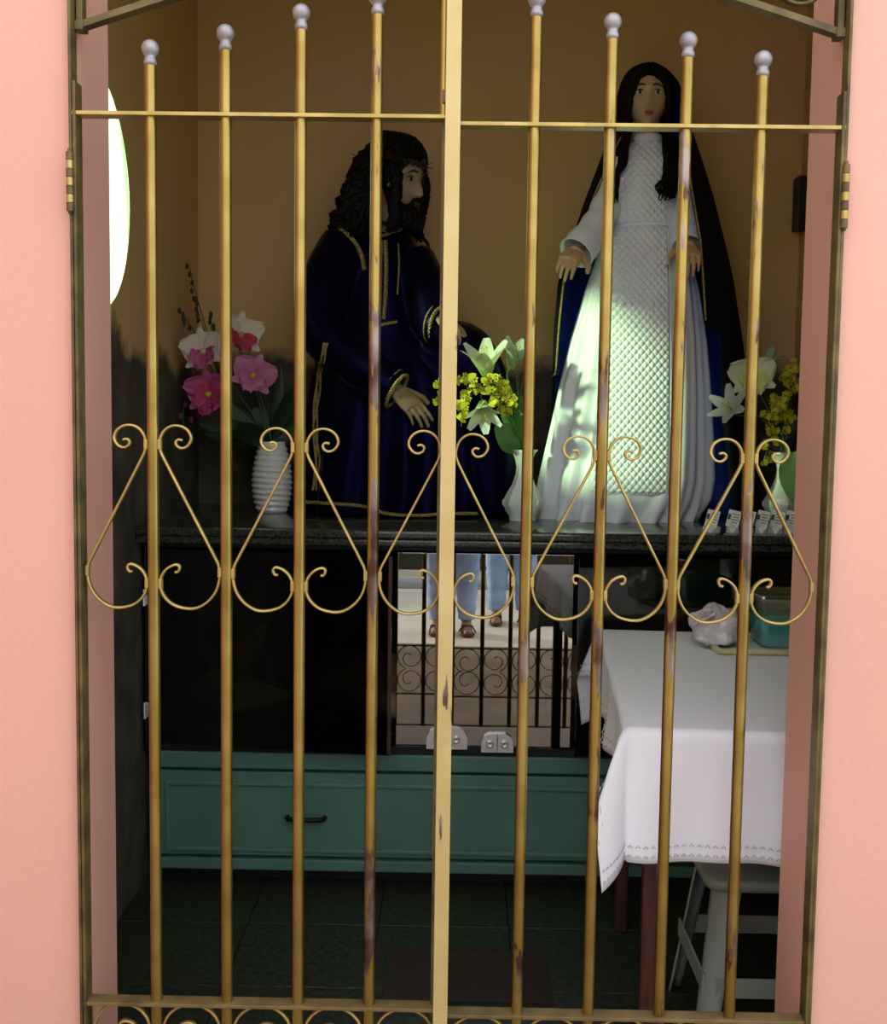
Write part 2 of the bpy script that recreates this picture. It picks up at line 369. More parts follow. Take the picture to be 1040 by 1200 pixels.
# ------------------------------------------------------------------ gate
BX = [-.488, -.371, -.2535, -.1355, .1095, .227, .344, .460]
FT = [1.970, 1.994, 2.026, 2.050, 2.049, 2.017, 1.990, 1.963]
WEAR = [.0, .0, .03, .17, .15, .13, .11, .09]
ZT = [1.872, 1.862]; ZBt = [.437, .428]; XS = [-.603, .583]; XC = -.017
Lg = empty('gate_leaf', (XS[0], 0, .05), 'gold painted iron gate leaf in front of the kneeling statue and the ribbed vase', 'gate', 'leaves of the iron gate')
Rg = empty('gate_leaf', (XS[1], 0, .05), 'gold painted iron gate leaf with flat centre post before the white robed statue', 'gate', 'leaves of the iron gate')
def gpart(mb, name, m, par, wear=0.0, smooth=True, edge=None):
    o = mb.build(name, m, par, smooth); o['wear'] = wear
    if edge: sharp(o, edge)
    return o
for i, x in enumerate(BX):
    par = Lg if i < 4 else Rg
    b = gpart(MB().tube([(x, 0, .09), (x, 0, .5), (x, 0, 1.2), (x, 0, FT[i]-.025)], .0093, 14), 'bar', M_GOLD, par, WEAR[i], edge=50)
    z = FT[i]
    prof = [(.0001, -.026), (.0098, -.026), (.0102, -.019), (.0086, -.016), (.0084, -.012)]
    prof += [(.0138*math.cos(a), .0138*math.sin(a)) for a in [R(-52+142*k/10) for k in range(10)]] + [(.0001, .0138)]
    gpart(MB().lathe(prof, (x, 0, z), 20), 'finial', M_SILVER, b)
for k, par in ((0, Lg), (1, Rg)):
    x0, x1 = ((XS[0]-.004, XC-.0116) if k == 0 else (XC+.008, XS[1]+.004))
    for z, nm in ((ZT[k], 'rail'), (ZBt[k], 'rail'), (ZBt[k]-.205, 'rail'), (.10, 'rail')):
        gpart(MB().bbox(((x0+x1)/2, .0, z-.003), (x1-x0, .030, .006), .0008), nm, M_PLAIN if z > 1 else M_RAILD, par, smooth=False)
    gpart(MB().bbox((XS[k], .0, (.06+1.917-.004*k)/2), (.005, .034, 1.857-.004*k), .001), 'stile', M_OLIVE, par, smooth=False)
gpart(MB().bbox((XC, -.018, 1.20), (.0235, .020, 2.24), .001), 'centre_post', M_POST, Rg, .09, smooth=False)
gpart(MB().bbox((XC-.0142, .012, .98), (.005, .024, 1.84), .001), 'stile', M_OLIVE, Lg, smooth=False)
gpart(MB().tube([(-.0315, .0, 1.869), (-.0315, .0, 2.12)], .0075, 12), 'bolt_rod', M_GOLD, Lg, 0, edge=50)
gpart(MB().bbox((-.0310, -.006, 1.90), (.006, .012, .02), .001), 'bolt_keeper', M_OLIVE, Lg, smooth=False)
# pear-shaped scrolls
SA = [(410,625),(396,621),(384,630),(388,645),(405,655),(428,648),(444,622),(436,592),(412,572),(380,566),(350,576),(328,602),(319,640),(326,672),(347,715)]
SB = [(495,0),(590,183),(604,212),(611,245),(606,290),(590,330),(560,365),(520,388),(480,392),(430,380),(395,355),(374,322),(368,290),(373,262),(390,235),(415,218),(438,214),(447,226),(440,243),(428,243)]
tmpl = [(90+x/3.355, 330+y/3.355) for x, y in SA]+[(80+x/3.467, 600+y/3.467) for x, y in SB]
tw = [at(x, y, 0) for x, y in tmpl]; tw = [V((p.x-BX[0], 0, p.z)) for p in tw]
tw = catmull(tw, 4)
# keep the two touching places against the bars
kx = max(p.x for p in tw); kn = min(p.x for p in tw)
SPAN = .1175
tw = [V((.0105+(p.x-kn)*(SPAN-.021)/(kx-kn), 0, p.z)) for p in tw]
ztop = tw[12*4].z; zmid = max((p for p in tw), key=lambda p: p.x).z; zlow = tw[(len(SA)+12)*4].z
def scroll_mesh(s): return MB().ribbon([(s*p.x, 0, p.z-1.2) for p in tw], .0036, .010)
for j, (x, par, dz) in enumerate(((BX[0], Lg, 0), (BX[2], Lg, -.002), (XC, None, -.003), (BX[5], Rg, -.008), (BX[7], Rg, -.009))):
    for s in (1, -1):
        pp = par or (Rg if s > 0 else Lg)
        d2 = dz-(.004 if (par is None and s > 0) else 0)
        o = gpart(scroll_mesh(s), 'scroll', M_PLAIN, None)
        o.location = (x+(.0015*s if par is None else 0), 0, 1.2+d2)
        attach(o, pp)
        for xx, zz in ((x+s*.0108, ztop), (x+s*.0108, zlow), (x+s*(SPAN-.0108), zmid)):
            gpart(MB().bbox((xx, -.0, zz+d2), (.006, .012, .016), .001), 'collar', M_PLAIN, pp, smooth=False)
# low panel of round scrolls
allx = [XS[0], BX[0], BX[1], BX[2], BX[3], XC, BX[4], BX[5], BX[6], BX[7], XS[1]]
for i in range(10):
    a, b = allx[i], allx[i+1]; k = 0 if i < 5 else 1; par = Lg if k == 0 else Rg
    rr = (b-a)/2-.0105; xc = (a+b)/2; sgn = 1 if i % 2 else -1
    for up in (1, -1):
        zc = (ZBt[k]-.006-rr) if up > 0 else (ZBt[k]-.199+.006+rr-.006)
        pts = []
        for q in range(40):
            t = q/39; an = R(250-560*t); r2 = rr*(1-.0*t) if t < .45 else rr*(1-.80*((t-.45)/.55))
            pts.append((xc+sgn*r2*math.cos(an), 0, zc+up*r2*math.sin(an)))
        gpart(MB().ribbon(pts, .0036, .010), 'scroll', M_PLAIN, par)
# hinges
for k, par, x, z0, z1 in ((0, Lg, -.6095, 1.718, 1.809), (1, Rg, .5885, 1.706, 1.803), (0, Lg, -.6095, .20, .29), (1, Rg, .5885, .20, .29)):
    h = gpart(MB().tube([(x, -.020, z0-.004), (x, -.020, z1+.004)], .003, 8), 'hinge', M_OLIVE, par)
    n = 7
    for q in range(n):
        za = z0+(z1-z0)*q/n; zb = z0+(z1-z0)*(q+1)/n-.001
        gpart(MB().tube([(x, -.020, za), (x, -.020, zb)], .0056, 12), 'knuckle', M_PLAIN if q % 2 else M_OLIVE, h, edge=50)
# fixed frame above and beside the leaves
FF = empty('gate_surround', (OL+.003, 0, .0), 'fixed olive iron frame with arched scroll grille over the gate leaves', 'frame')
for x in (OL+.0025, OR-.0025): gpart(MB().bbox((x, 0, OT/2), (.005, .030, OT), .001), 'side_post', M_OLIVE, FF, smooth=False)
for k, (x, sx) in enumerate(((OL+.012, 1), (OR-.012, -1))):
    gpart(MB().bbox((x, .016, (2.006+OT)/2-.004), (.010, .022, OT-2.006+.008), .001), 'grille_stile', M_OLIVE, FF, smooth=False)
    pts = [(x, .016, 2.007)]
    gpart(MB().bbox((x, .016, 2.006), (.014, .028, .014), .001), 'corner_joint', M_OLIVE, FF, smooth=False)
    for q in range(13):
        t = q/12; xx = x+(XC-x)*t; pts.append((xx, .016, 2.007+.122*math.sin(t*math.pi/2)))
    gpart(MB().ribbon(pts[1:], .010, .022), 'arch_rail', M_OLIVE, FF, smooth=False)
    cx, cz, r0 = x+sx*.066, 2.007+.085, .048
    sp = [(cx+sx*r0*(1-.7*q/40)*math.cos(R(170+470*q/40)), .016, cz+r0*(1-.7*q/40)*math.sin(R(170+470*q/40))) for q in range(41)]
    gpart(MB().ribbon(sp, .004, .012), 'corner_scroll', M_OLIVE, FF)
gpart(MB().bbox(((OL+OR)/2, .016, OT-.008), (OR-OL-.01, .022, .010), .001), 'top_rail', M_OLIVE, FF, smooth=False)
for x in BX[1:3]+BX[5:7]+[BX[3], BX[4]]:
    t = 1-abs(x-XC)/.6; z = 2.007+.122*math.sin(t*math.pi/2)
    gpart(MB().tube([(x, .016, z), (x, .016, OT-.01)], .006, 10), 'grille_bar', M_OLIVE, FF, edge=50)

# ------------------------------------------------------------------ altar: slab, glass case, green drawer base
ZS = 1.074; YF = 1.52
sl = MB().bbox(((XL+XR)/2, (1.48+YB)/2, ZS-.013), (XR-XL, YB-1.48, .026), .006).build('altar_slab', M_GRANITE)
sharp(sl, 50)
tag(sl, 'dark speckled granite altar top under the statues and vases', 'altar top')
MB().bbox(((XL+XR)/2, 1.505, ZS-.0375), (XR-XL, .03, .024), .006).build('slab_nosing', M_GRANITE, sl)
CT, CB = ZS-.05, .409
CXL, CXR = XL+.012, XR-.012
gc = empty('glass_case', (0, YF, CB), 'long black glass-fronted case holding the lying figure under the granite top', 'display case')
m = MB(); m.box(((CXL+CXR)/2, (YB-.012)-.02, (CT+CB)/2), (CXR-CXL, .02, CT-CB)); m.box(((CXL+CXR)/2, (YF+YB)/2, CT-.006), (CXR-CXL, (YB-.012)-YF, .012))
m.box((CXL+.012, (YF+YB)/2, (CT+CB)/2), (.016, (YB-.012)-YF, CT-CB)); m.box((CXR-.012, (YF+YB)/2, (CT+CB)/2), (.016, (YB-.012)-YF, CT-CB))
m.build('case_body', M_DARK, gc, smooth=False)
MB().bbox(((CXL+CXR)/2, (YF+YB)/2+.0, CB+.012), (CXR-CXL, (YB-.012)-YF, .024), .003).build('case_bottom', M_DARK, gc, smooth=False)
XA, XBp = at(465, 700, YF).x, at(673, 700, YF).x
x0 = XL+.022
wL = XA-x0
g1 = MB().bbox((wL/2, 0, 0), (wL-.002, .006, CT-CB-.044), .001).build('glass_door', M_GLASSD, None, smooth=False)
g1.location = (x0, YF+.004, (CT+CB)/2+.004); g1.rotation_euler = (0, 0, R(-7.8)); attach(g1, gc)  # set ajar so the mirrored view falls dark
for zz in (700, 832):
    p = at(160, zz, YF-.01); 
    MB().bbox((x0+.016, YF-.006, p.z), (.05, .008, .045), .003).tube([(x0-.004, YF-.012, p.z-.024), (x0-.004, YF-.012, p.z+.024)], .006, 10).build('hinge', M_CHROME, g1, smooth=False)
g2 = MB().bbox(((XA+XBp)/2, YF, (CT+CB)/2+.004), (XBp-XA-.004, .006, CT-CB-.044), .001).build('glass_pane', M_GLASS, gc, smooth=False)
wR = XR-.022-XBp
g3 = MB().bbox((-wR/2, 0, 0), (wR-.004, .006, CT-CB-.044), .001).build('glass_door', M_GLASSD, None, smooth=False)
g3.location = (XR-.022, YF+.004, (CT+CB)/2+.004); g3.rotation_euler = (0, 0, R(5.0)); attach(g3, gc)  # turned to mirror the dark side of the room
for (xa, xb, ya, yb) in ((500, 548, 853, 877), (564, 602, 860, 881)):
    a, b = at(xa, yb, YF-.01), at(xb, ya, YF-.01); cx = (a.x+b.x)/2; ww = b.x-a.x; hh = b.z-a.z
    m = MB(); n = 14
    prof = [(-.5, 0), (-.5, .55), (-.42, .85), (-.25, 1), (.25, 1), (.42, .85), (.5, .55), (.5, 0)]
    vs = [(cx+u*ww, y, a.z+v*hh) for y in (YF-.016, YF-.004) for u, v in prof]; k = len(prof)
    m.add(vs, [tuple(range(k)), tuple(range(2*k-1, k-1, -1))]+[(i, k+i, k+(i+1) % k, (i+1) % k) for i in range(k)])
    lt = m.build('latch', M_CHROME, gc, smooth=False)
    for u in (-.23, .23):
        q = MB().lathe([(.0001, 0), (.012, 0), (.012, .004), (.009, .006), (.004, .003), (.0001, .003)], (0, 0, 0), 20)
        q.v = [V((cx+u*ww+p.x, YF-.016-p.z, a.z+.45*hh+p.y)) for p in q.v]; q.build('lock_ring', M_CHROME, lt)
    MB().box((cx, YF-.0165, a.z+hh*.5), (.002, .002, hh*.9)).build('latch_seam', M_DARK, lt, smooth=False)
# green base
db = empty('drawer_base', (0, 1.6, 0), 'green painted wooden base with a long framed drawer under the glass case', 'cabinet')
MB().box(((XL+XR)/2, 1.95, .03), (XR-XL-.02, .70, .06)).build('plinth', M_DARK, db, smooth=False)
GZ0, GZ1 = .055, .409
MB().box(((XL+XR)/2+.02, (YF+.02+YB)/2, (GZ0+GZ1)/2), (XR-XL-.05, YB-YF-.04, GZ1-GZ0)).build('body', M_GREEN, db, smooth=False)
xa, xb = XL+.04, XR-.01
za, zb = at(400, 1006, YF).z, at(400, 905, YF).z
MB().bbox(((xa+xb)/2, YF+.012, (zb+GZ1)/2+.003), (xb-xa, .03, GZ1-zb-.006), .004).build('top_rail', M_GREEN, db, smooth=False)
MB().bbox(((xa+xb)/2, YF+.012, (za+GZ0)/2-.003), (xb-xa, .03, za-GZ0-.006), .004).build('bottom_rail', M_GREEN, db, smooth=False)
dr = MB().bbox(((xa+xb)/2, YF+.016, (za+zb)/2), (xb-xa, .03, zb-za-.008), .003).build('drawer', M_GREEN, db, smooth=False)
fx0, fx1 = at(196, 950, YF).x, xb-.07; fz0, fz1 = za+.022, zb-.04
for (c, d) in ((((fx0+fx1)/2, fz0), (fx1-fx0, .014)), (((fx0+fx1)/2, fz1), (fx1-fx0, .014)), ((fx0, (fz0+fz1)/2), (.014, fz1-fz0+.014)), ((fx1, (fz0+fz1)/2), (.014, fz1-fz0+.014))):
    MB().bbox((c[0], YF+.001, c[1]), (d[0], .012, d[1]), .004).build('moulding', M_GREEN, dr, smooth=False)
h0, h1 = at(336, 960, YF-.02), at(380, 960, YF-.02)
MB().tube(catmull([(h0.x, YF+.004, h0.z), (h0.x+.008, YF-.02, h0.z), ((h0.x+h1.x)/2, YF-.026, h0.z), (h1.x-.008, YF-.02, h0.z), (h1.x, YF+.004, h0.z)], 5), .0075, 8).build('handle', mat('dark_iron', (.012, .01, .009), .5, .5), dr)

# ------------------------------------------------------------------ figures: helpers
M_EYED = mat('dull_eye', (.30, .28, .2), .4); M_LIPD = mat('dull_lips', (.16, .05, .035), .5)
def head_mesh(mb, c, M, h=.225, jaw=1.0):
    """head looking along local -Y, centre c, crown-to-chin h; M turns it"""
    c = V(c); k = h/.225
    def g(a, s): return math.exp(-(a/s)**2)
    def fn(u, v):
        a = 2*math.pi*u; ph = -math.pi/2+math.pi*min(max(v, .0005), .9995)
        x, y, z = math.cos(ph)*math.cos(a), math.cos(ph)*math.sin(a), math.sin(ph)
        X, Y, Z = x*.074, y*.094, z*.1125
        if z < 0: X *= 1-.30*(-z)**1.6*jaw; Y = Y*(1-.18*(-z)**2)+(-.012*(-z) if y < 0 else .0)
        if y < 0:
            f = min(1, -y*2.2)
            Y += f*(.010*(abs(X) < .08)*g(Z-.02, .06)*.4)
            nose = g(X, .0105+.006*max(0, min(1, (.0-Z)/.035)))*(.024*max(0, min(1, (.012-Z)/.05)) if Z > -.040 else .024*max(0, 1-(-.040-Z)/.010))
            if Z > .012: nose = 0
            Y -= f*nose
            Y += f*.011*(g(X-.031, .017)+g(X+.031, .017))*g(Z-.006, .013)
            Y -= f*.005*(g(X-.03, .025)+g(X+.03, .025))*g(Z-.026, .010)
            Y -= f*.007*g(X, .020)*g(Z+.066, .010)
            Y += f*.003*g(X, .022)*g(Z+.066, .003)
            Y -= f*.010*g(X, .022)*g(Z+.098, .014)
            Y += f*.005*g(X, .03)*g(Z+.082, .007)
        return c+M @ (V((X, Y, Z))*k)
    mb.grid(fn, 56, 44, wrap=True)
    for s in (-1, 1): mb.ell(c+M @ (V((s*.073, .012, -.012))*k), (.010*k, .018*k, .030*k), M, 12, 8)
    return mb
def face_parts(par, c, M, h, dim=False):
    c = V(c); k = h/.225
    def w(x, y, z): return c+M @ (V((x, y, z))*k)
    for s in (-1, 1):
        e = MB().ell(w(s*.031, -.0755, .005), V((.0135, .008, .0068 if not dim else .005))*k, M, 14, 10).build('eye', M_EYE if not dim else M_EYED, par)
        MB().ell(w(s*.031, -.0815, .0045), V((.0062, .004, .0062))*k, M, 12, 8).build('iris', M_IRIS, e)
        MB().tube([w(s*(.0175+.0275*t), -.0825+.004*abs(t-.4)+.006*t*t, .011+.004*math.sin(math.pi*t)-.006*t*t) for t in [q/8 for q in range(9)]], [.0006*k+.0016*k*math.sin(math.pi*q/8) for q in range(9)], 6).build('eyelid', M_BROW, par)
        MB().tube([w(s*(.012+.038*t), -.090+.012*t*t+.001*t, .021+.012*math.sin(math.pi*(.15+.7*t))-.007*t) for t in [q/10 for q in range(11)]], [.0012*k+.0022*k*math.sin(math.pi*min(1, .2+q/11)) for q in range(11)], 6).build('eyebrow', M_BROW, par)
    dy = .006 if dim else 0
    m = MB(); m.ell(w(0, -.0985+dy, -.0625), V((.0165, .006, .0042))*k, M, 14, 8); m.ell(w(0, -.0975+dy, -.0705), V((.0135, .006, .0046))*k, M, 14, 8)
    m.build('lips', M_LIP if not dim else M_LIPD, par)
def add_hand(mb, M, side=1, curl=(15, 20, 25, 30), thumb=20, s=1.0):
    """wrist at origin, fingers along +X, palm facing -Z, thumb on side*+Y; M is a 4x4"""
    T = lambda p: M @ (V(p)*s)
    mb.tube([T((-.035, 0, 0)), T((0, 0, 0)), T((.02, 0, 0))], [.024*s, .025*s, .028*s], 12, flat=.75, up=M.to_3x3() @ V((0, 1, 0)))
    mb.tube([T((.0, 0, 0)), T((.03, 0, 0)), T((.065, 0, 0)), T((.085, 0, -.001))], [.026*s, .034*s, .040*s, .036*s], 14, flat=.36, up=M.to_3x3() @ V((0, 1, 0)))
    for i, (yy, L, r) in enumerate(((.028, .072, .0088), (.0095, .080, .0092), (-.0095, .074, .0088), (-.027, .058, .0078))):
        p = V((.080-.004*abs(i-1), side*yy, 0)); an = 0; pts = [p-V((.02, 0, 0)), p]; rr = [r*1.1, r*1.08]
        spread = (yy*side)*1.6
        for q, fr_ in enumerate((.45, .31, .24)):
            an += R(curl[i]*(.8 if q == 0 else 1.0)); d = V((math.cos(an), spread*math.cos(an), -math.sin(an)))
            p = p+d*(L*fr_); pts.append(p); rr.append(r*(1.0-.13*(q+1)))
        pts.append(pts[-1]+(pts[-1]-pts[-2]).normalized()*.004); rr.append(r*.35)
        mb.tube([T(q) for q in pts], [q*s for q in rr], 10)
    a = R(thumb); p0 = V((.012, side*.022, -.004)); pts = [p0, p0+V((.026, side*.022, -.006)), p0+V((.050, side*(.022+.022*math.cos(a)), -.010-.02*math.sin(a))), p0+V((.074, side*(.022+.026*math.cos(a)), -.014-.036*math.sin(a)))]
    mb.tube([T(q) for q in pts+[pts[-1]+(pts[-1]-pts[-2])*.15]], [.013*s, .0125*s, .0105*s, .0085*s, .004*s], 10)
def frame(o, x, z):
    """4x4 with +X along x and +Z as close to z as can be"""
    x = V(x).normalized(); z = V(z); z = (z-x*z.dot(x)).normalized(); y = z.cross(x)
    M = Matrix((x, y, z)).transposed().to_4x4(); M.translation = V(o); return M
def braid(path, w=.006, name='gold_trim', par=None, m=None):
    path = [V(p) for p in path]; mb = MB()
    L = [0]
    for a, b in zip(path, path[1:]): L.append(L[-1]+(b-a).length)
    n = max(6, int(L[-1]/.004)); pts = []
    for i in range(n+1):
        d = L[-1]*i/n; j = max(k for k in range(len(L)) if L[k] <= d+1e-9); j = min(j, len(path)-2)
        t = (d-L[j])/max(1e-9, L[j+1]-L[j]); pts.append(path[j].lerp(path[j+1], t))
    for ph in (0, 2.1, 4.2):
        off = []
        for i, p in enumerate(pts):
            t = (pts[min(i+1, n)]-pts[max(i-1, 0)]).normalized(); a = t.orthogonal().normalized(); b = t.cross(a); an = i*.75+ph
            off.append(p+a*(w*.5*math.cos(an))+b*(w*.35*math.sin(an)))
        mb.tube(off, w*.36, 5)
    return mb.build(name, m or M_TRIM, par)
def strand(mb, pts, r0, r1, curl=.0, waves=3, ph=0, seg=6, n=5):
    p = catmull(pts, n); N = len(p)-1; out = []
    for i, q in enumerate(p):
        t = (p[min(i+1, N)]-p[max(i-1, 0)]).normalized(); a = t.orthogonal().normalized(); b = t.cross(a); f = i/N
        an = ph+f*waves*2*math.pi; out.append(q+(a*math.cos(an)+b*math.sin(an))*curl*min(1, f*3))
    mb.tube(out, [r0+(r1-r0)*(i/N)**1.5 for i in range(N+1)], seg)

# ------------------------------------------------------------------ standing statue in white
MYc = 1.97
SM = empty('statue', at(735, 611, MYc), 'standing statue of a woman in a white quilted dress and dark veil on the altar', 'statue')
SM.location.z = ZS
DR = [(163,744,773,.045),(172,740,778,.055),(182,729,789,.072),(195,721,797,.090),(215,717,800,.105),(240,717,797,.105),(268,717,796,.105),(300,700,808,.125),(340,686,818,.14),(400,668,826,.155),(460,654,830,.165),(520,642,832,.172),(560,634,832,.175),(590,629,826,.178),(611,627,816,.180)]
def dring(py):
    l, r, ry = interp(DR, py); a, b = at(l, py, MYc), at(r, py, MYc)
    return (a.x+b.x)/2, (b.x-a.x)/2, ry, (a.z+b.z)/2
def dress_pt(py, an, off=0.0, folds=True):
    cx, rx, ry, z = dring(py); lo = max(0, (py-285)/330)
    front = max(0, -math.sin(an))**3
    f = 0
    if folds:
        f = lo*(.020*math.sin(an*13+2.2*math.sin(an*3)+py*.004)+.010*math.sin(an*29+1.3+py*.006))*(1-.85*front)
        if py > 582: f += (py-582)/30*.026*math.sin(an*19+1.0+2*math.sin(an*2))*(1-.3*front)-.012*((py-582)/30)
    return V((cx+(rx+off+f)*math.cos(an), MYc+(ry+off+f)*math.sin(an), z))
m = MB(); PY = [163+4.0*i for i in range(112)]+[611]
m.grid(lambda u, v: dress_pt(PY[round(v*(len(PY)-1))], 2*math.pi*u), 160, len(PY), wrap=True)
dz = min(p.z for p in m.v)
for p in m.v:
    if p.z < ZS+.05: p.z = ZS+.001+(p.z-dz)*(.05/(ZS+.05-dz))
m.build('dress', M_SATIN, SM)
# quilted front panel: raised lozenges
QP = [(168,743,774),(182,733,786),(200,726,790),(230,722,784),(267,721,783),(269,719,783),(340,713,786),(420,706,787),(500,698,787),(576,690,787)]
def quilt(py0, py1, name, seam):
    nv = int((py1-py0)*2.2); nu = 150
    def fn(u, v):
        py = py0+(py1-py0)*v; l, r = interp(QP, py); cx, rx, ry, z = dring(py)
        px = l+(r-l)*u; x = at(px, py, MYc-ry).x
        c = max(-.97, min(.97, (x-cx)/(rx+.004))); an = -math.acos(c)
        p = dress_pt(py, an, .0, False); nrm = V((math.cos(an)*ry, math.sin(an)*rx, 0)).normalized()
        s, t = (px-735)/4.2, py/4.2*.86
        d = (abs(math.sin(math.pi*(s+t)*.5))*abs(math.sin(math.pi*(s-t)*.5)))**.45
        e = min(u, 1-u, v*3, (1-v)*3)*22
        return p+nrm*((.005+.0060*d)*min(1, e))
    MB().grid(fn, nu, nv).build(name, M_SATIN, SM)
quilt(168, 267, 'quilted_bodice', 0); quilt(269, 576, 'quilted_panel', 1)
def edge_line(f0, f1, off, par, name, r=.0022):
    pts = []
    for q in range(40):
        py = 270+305*q/39; l, x_ = interp(QP, py); px = l if f0 == 0 else x_
        cx, rx, ry, z = dring(py); x = at(px, py, MYc-ry).x; an = -math.acos(max(-.97, min(.97, (x-cx)/(rx+.004)))); pts.append(dress_pt(py, an, .006, False))
    MB().tube(pts, r, 6).build(name, M_SATIN, par)
edge_line(0, 0, 0, SM, 'piping'); edge_line(1, 0, 0, SM, 'piping')
cx, rx, ry, z = dring(166)
MB().grid(lambda u, v: V((cx+(rx*.98+.004*math.sin(math.pi*v))*math.cos(2*math.pi*u), MYc-.01+(ry+.004*math.sin(math.pi*v))*math.sin(2*math.pi*u), z-.012+.026*v)), 40, 6, wrap=True).build('collar', M_SATIN, SM)
# head
HM = at(758.5, 115, MYc-.02); HMm = rotM('Z', -4) @ rotM('X', 3)
m = MB(); head_mesh(m, HM, HMm, .2, 1.15); m.tube([HM+V((0, .012, -.055)), HM+V((0, .02, -.09)), HM+V((0, .025, -.165))], [.044, .043, .050], 16)
body = blob(m, 'head', M_SKIN, SM, .0042, 2)
face_parts(SM, HM, HMm, .2)
# sleeves and hands
def sleeve(path, rr, name, m_, par, wob=.006, flat=1):
    p = catmull(path, 6); n = len(p); r2 = [interp([(i/(len(rr)-1), q) for i, q in enumerate(rr)], k/(n-1))[0]+wob*math.sin(k*1.7)*(k > 2) for k in range(n)]
    o = MB().tube(p, r2, 20, cap=False, flat=flat).build(name, m_, par); s_ = o.modifiers.new('s', 'SOLIDIFY'); s_.thickness = .004; s_.offset = 1; return o
cl = at(676, 296, 1.80); cr = at(806, 288, 1.855)
sleeve([at(726, 194, 1.96), at(715, 230, 1.92), at(700, 264, 1.87), cl], [.045, .040, .045, .052], 'sleeve', M_SATIN, SM, .003)
sleeve([at(790, 194, 1.97), at(797, 230, 1.96), at(803, 262, 1.91), cr], [.045, .040, .040, .044], 'sleeve', M_SATIN, SM, .003)
for c_, d_, par_ in ((cl, (cl-at(700, 264, 1.87)), 1), (cr, cr-at(803, 262, 1.91), -1)):
    t = d_.normalized(); a = t.orthogonal().normalized(); b = t.cross(a); r_ = .052 if par_ == 1 else .047
    MB().tube([c_+(a*math.cos(q)+b*math.sin(q))*(r_+.002) for q in [2*math.pi*k/28 for k in range(29)]], .0035, 6, cap=False).build('cuff_edging', M_SATIN, SM)
hm = MB(); w0 = at(676, 293, 1.80); add_hand(hm, frame(w0, at(663, 309, 1.715)-w0, (.05, -.55, .8)), 1, (22, 28, 32, 36), 15, .92); blob(hm, 'hand', M_SKIN, SM, .0032, 2)
hm = MB(); w0 = at(806, 286, 1.85); add_hand(hm, frame(w0, at(811, 306, 1.765)-w0, (0, -.6, .8)), -1, (22, 26, 30, 34), 15, .92); blob(hm, 'hand', M_SKIN, SM, .0032, 2)
# hair
m = MB(); m.ell(HM+V((0, .014, .042)), (.080, .086, .066), None, 28, 18); m.ell(HM+V((0, .045, -.01)), (.080, .07, .10), None, 24, 16)
for s in (-1, 1):
    for i in range(26):
        t = i/25; a0 = R(-62+70*t)
        top = HM+V((s*(.002+.02*t), -.048+.09*t, .087)); top2 = HM+V((s*(.026+.026*t), -.058+.09*t, .074-.006*t))
        side_ = HM+V((s*(.046+.030*math.sin(t*2.5)), -.062+.10*t, .032))
        low = HM+V((s*(.060+.024*t), -.052+.11*t, -.05))
        if s < 0: ends = [at(728+6*rnd.random(), 185, 1.86+.08*t), at(719+6*rnd.random(), 212, 1.855+.05*t), at(716+8*rnd.random(), 226+14*rnd.random(), 1.85+.03*t)]
        else: ends = [at(779+14*t+3*rnd.random(), 178, 1.85+.06*t), at(778+16*t+4*rnd.random(), 205, 1.84+.03*t), at(774+16*t+6*rnd.random(), 220+14*rnd.random(), 1.835+.02*t)]
        strand(m, [top, top2, side_, low]+ends, .011, .0025, .004, 3.5, rnd.random()*6)
for i in range(9):
    p = at(774+14*i/8, 212, 1.835); strand(m, [p, p+V((-.008, -.004, -.03)), p+V((.006, -.006, -.055))], .004, .0012, .009, 1.6, rnd.random()*6)
m.build('hair', M_HAIR, SM)
# mantle: open sleeve of cloth round the back, over the head
MT = [(75,752,764,.02,262,-82),(79,744,774,.06,258,-78),(88,734,785,.105,250,-70),(100,727,795,.125,236,-56),(115,723,801,.135,230,-50),(140,720,806,.14,226,-46),(165,712,814,.15,222,-46),(190,703,822,.18,214,-58),(235,686,836,.21,206,-60),(290,668,850,.23,200,-58),(330,655,859,.24,197,-59),(384,650,867,.24,196,-60),(398,649,869,.23,196,-48),(438,648,873,.22,194,-50),(448,647,874,.215,165,-50),(520,645,880,.21,160,-50),(607,643,890,.21,160,-50)]
def mant(py, t):
    l, r, ry, aL, aR = interp(MT, py); a, b = at(l, py, MYc+.03), at(r, py, MYc+.03); cx, rx, z = (a.x+b.x)/2, (b.x-a.x)/2, (a.z+b.z)/2
    an = R(aL+(aR-aL)*t); lo = max(0, (py-200)/400)
    f = lo*(.012*math.sin(an*9+py*.003)+.006*math.sin(an*21))*(1 if 0 < t < 1 else .6)
    Y = MYc+.03+(ry+f)*math.sin(an)
    return V((cx+(rx+f)*math.cos(an), min(Y, YB-.02), max(z, ZS+.004)))
m = MB(); PM = [76, 78, 80, 83, 86, 90, 95, 100, 107]+[115+7*i for i in range(38)]+[380, 384, 388, 393, 398, 406, 416, 426, 434, 438, 442, 448, 460, 480, 500, 520, 545, 570, 590, 607]
m.grid(lambda u, v: mant(PM[round(v*(len(PM)-1))], u), 72, len(PM))
mo = m.build('mantle', [M_BLACKCLOTH, M_LINING], SM)
so_ = mo.modifiers.new('s', 'SOLIDIFY'); so_.thickness = .006; so_.offset = -1; so_.material_offset = 1; so_.material_offset_rim = 0
braid([mant(py, 0)+V((0, -.004, 0)) for py in range(170, 438, 6)]+[mant(440, 0)+V((0, -.004, 0)), mant(442, .05)], .0045, 'mantle_trim', SM)
braid([mant(py, 1)+V((0, -.004, 0)) for py in range(170, 384, 6)], .0045, 'mantle_trim', SM)

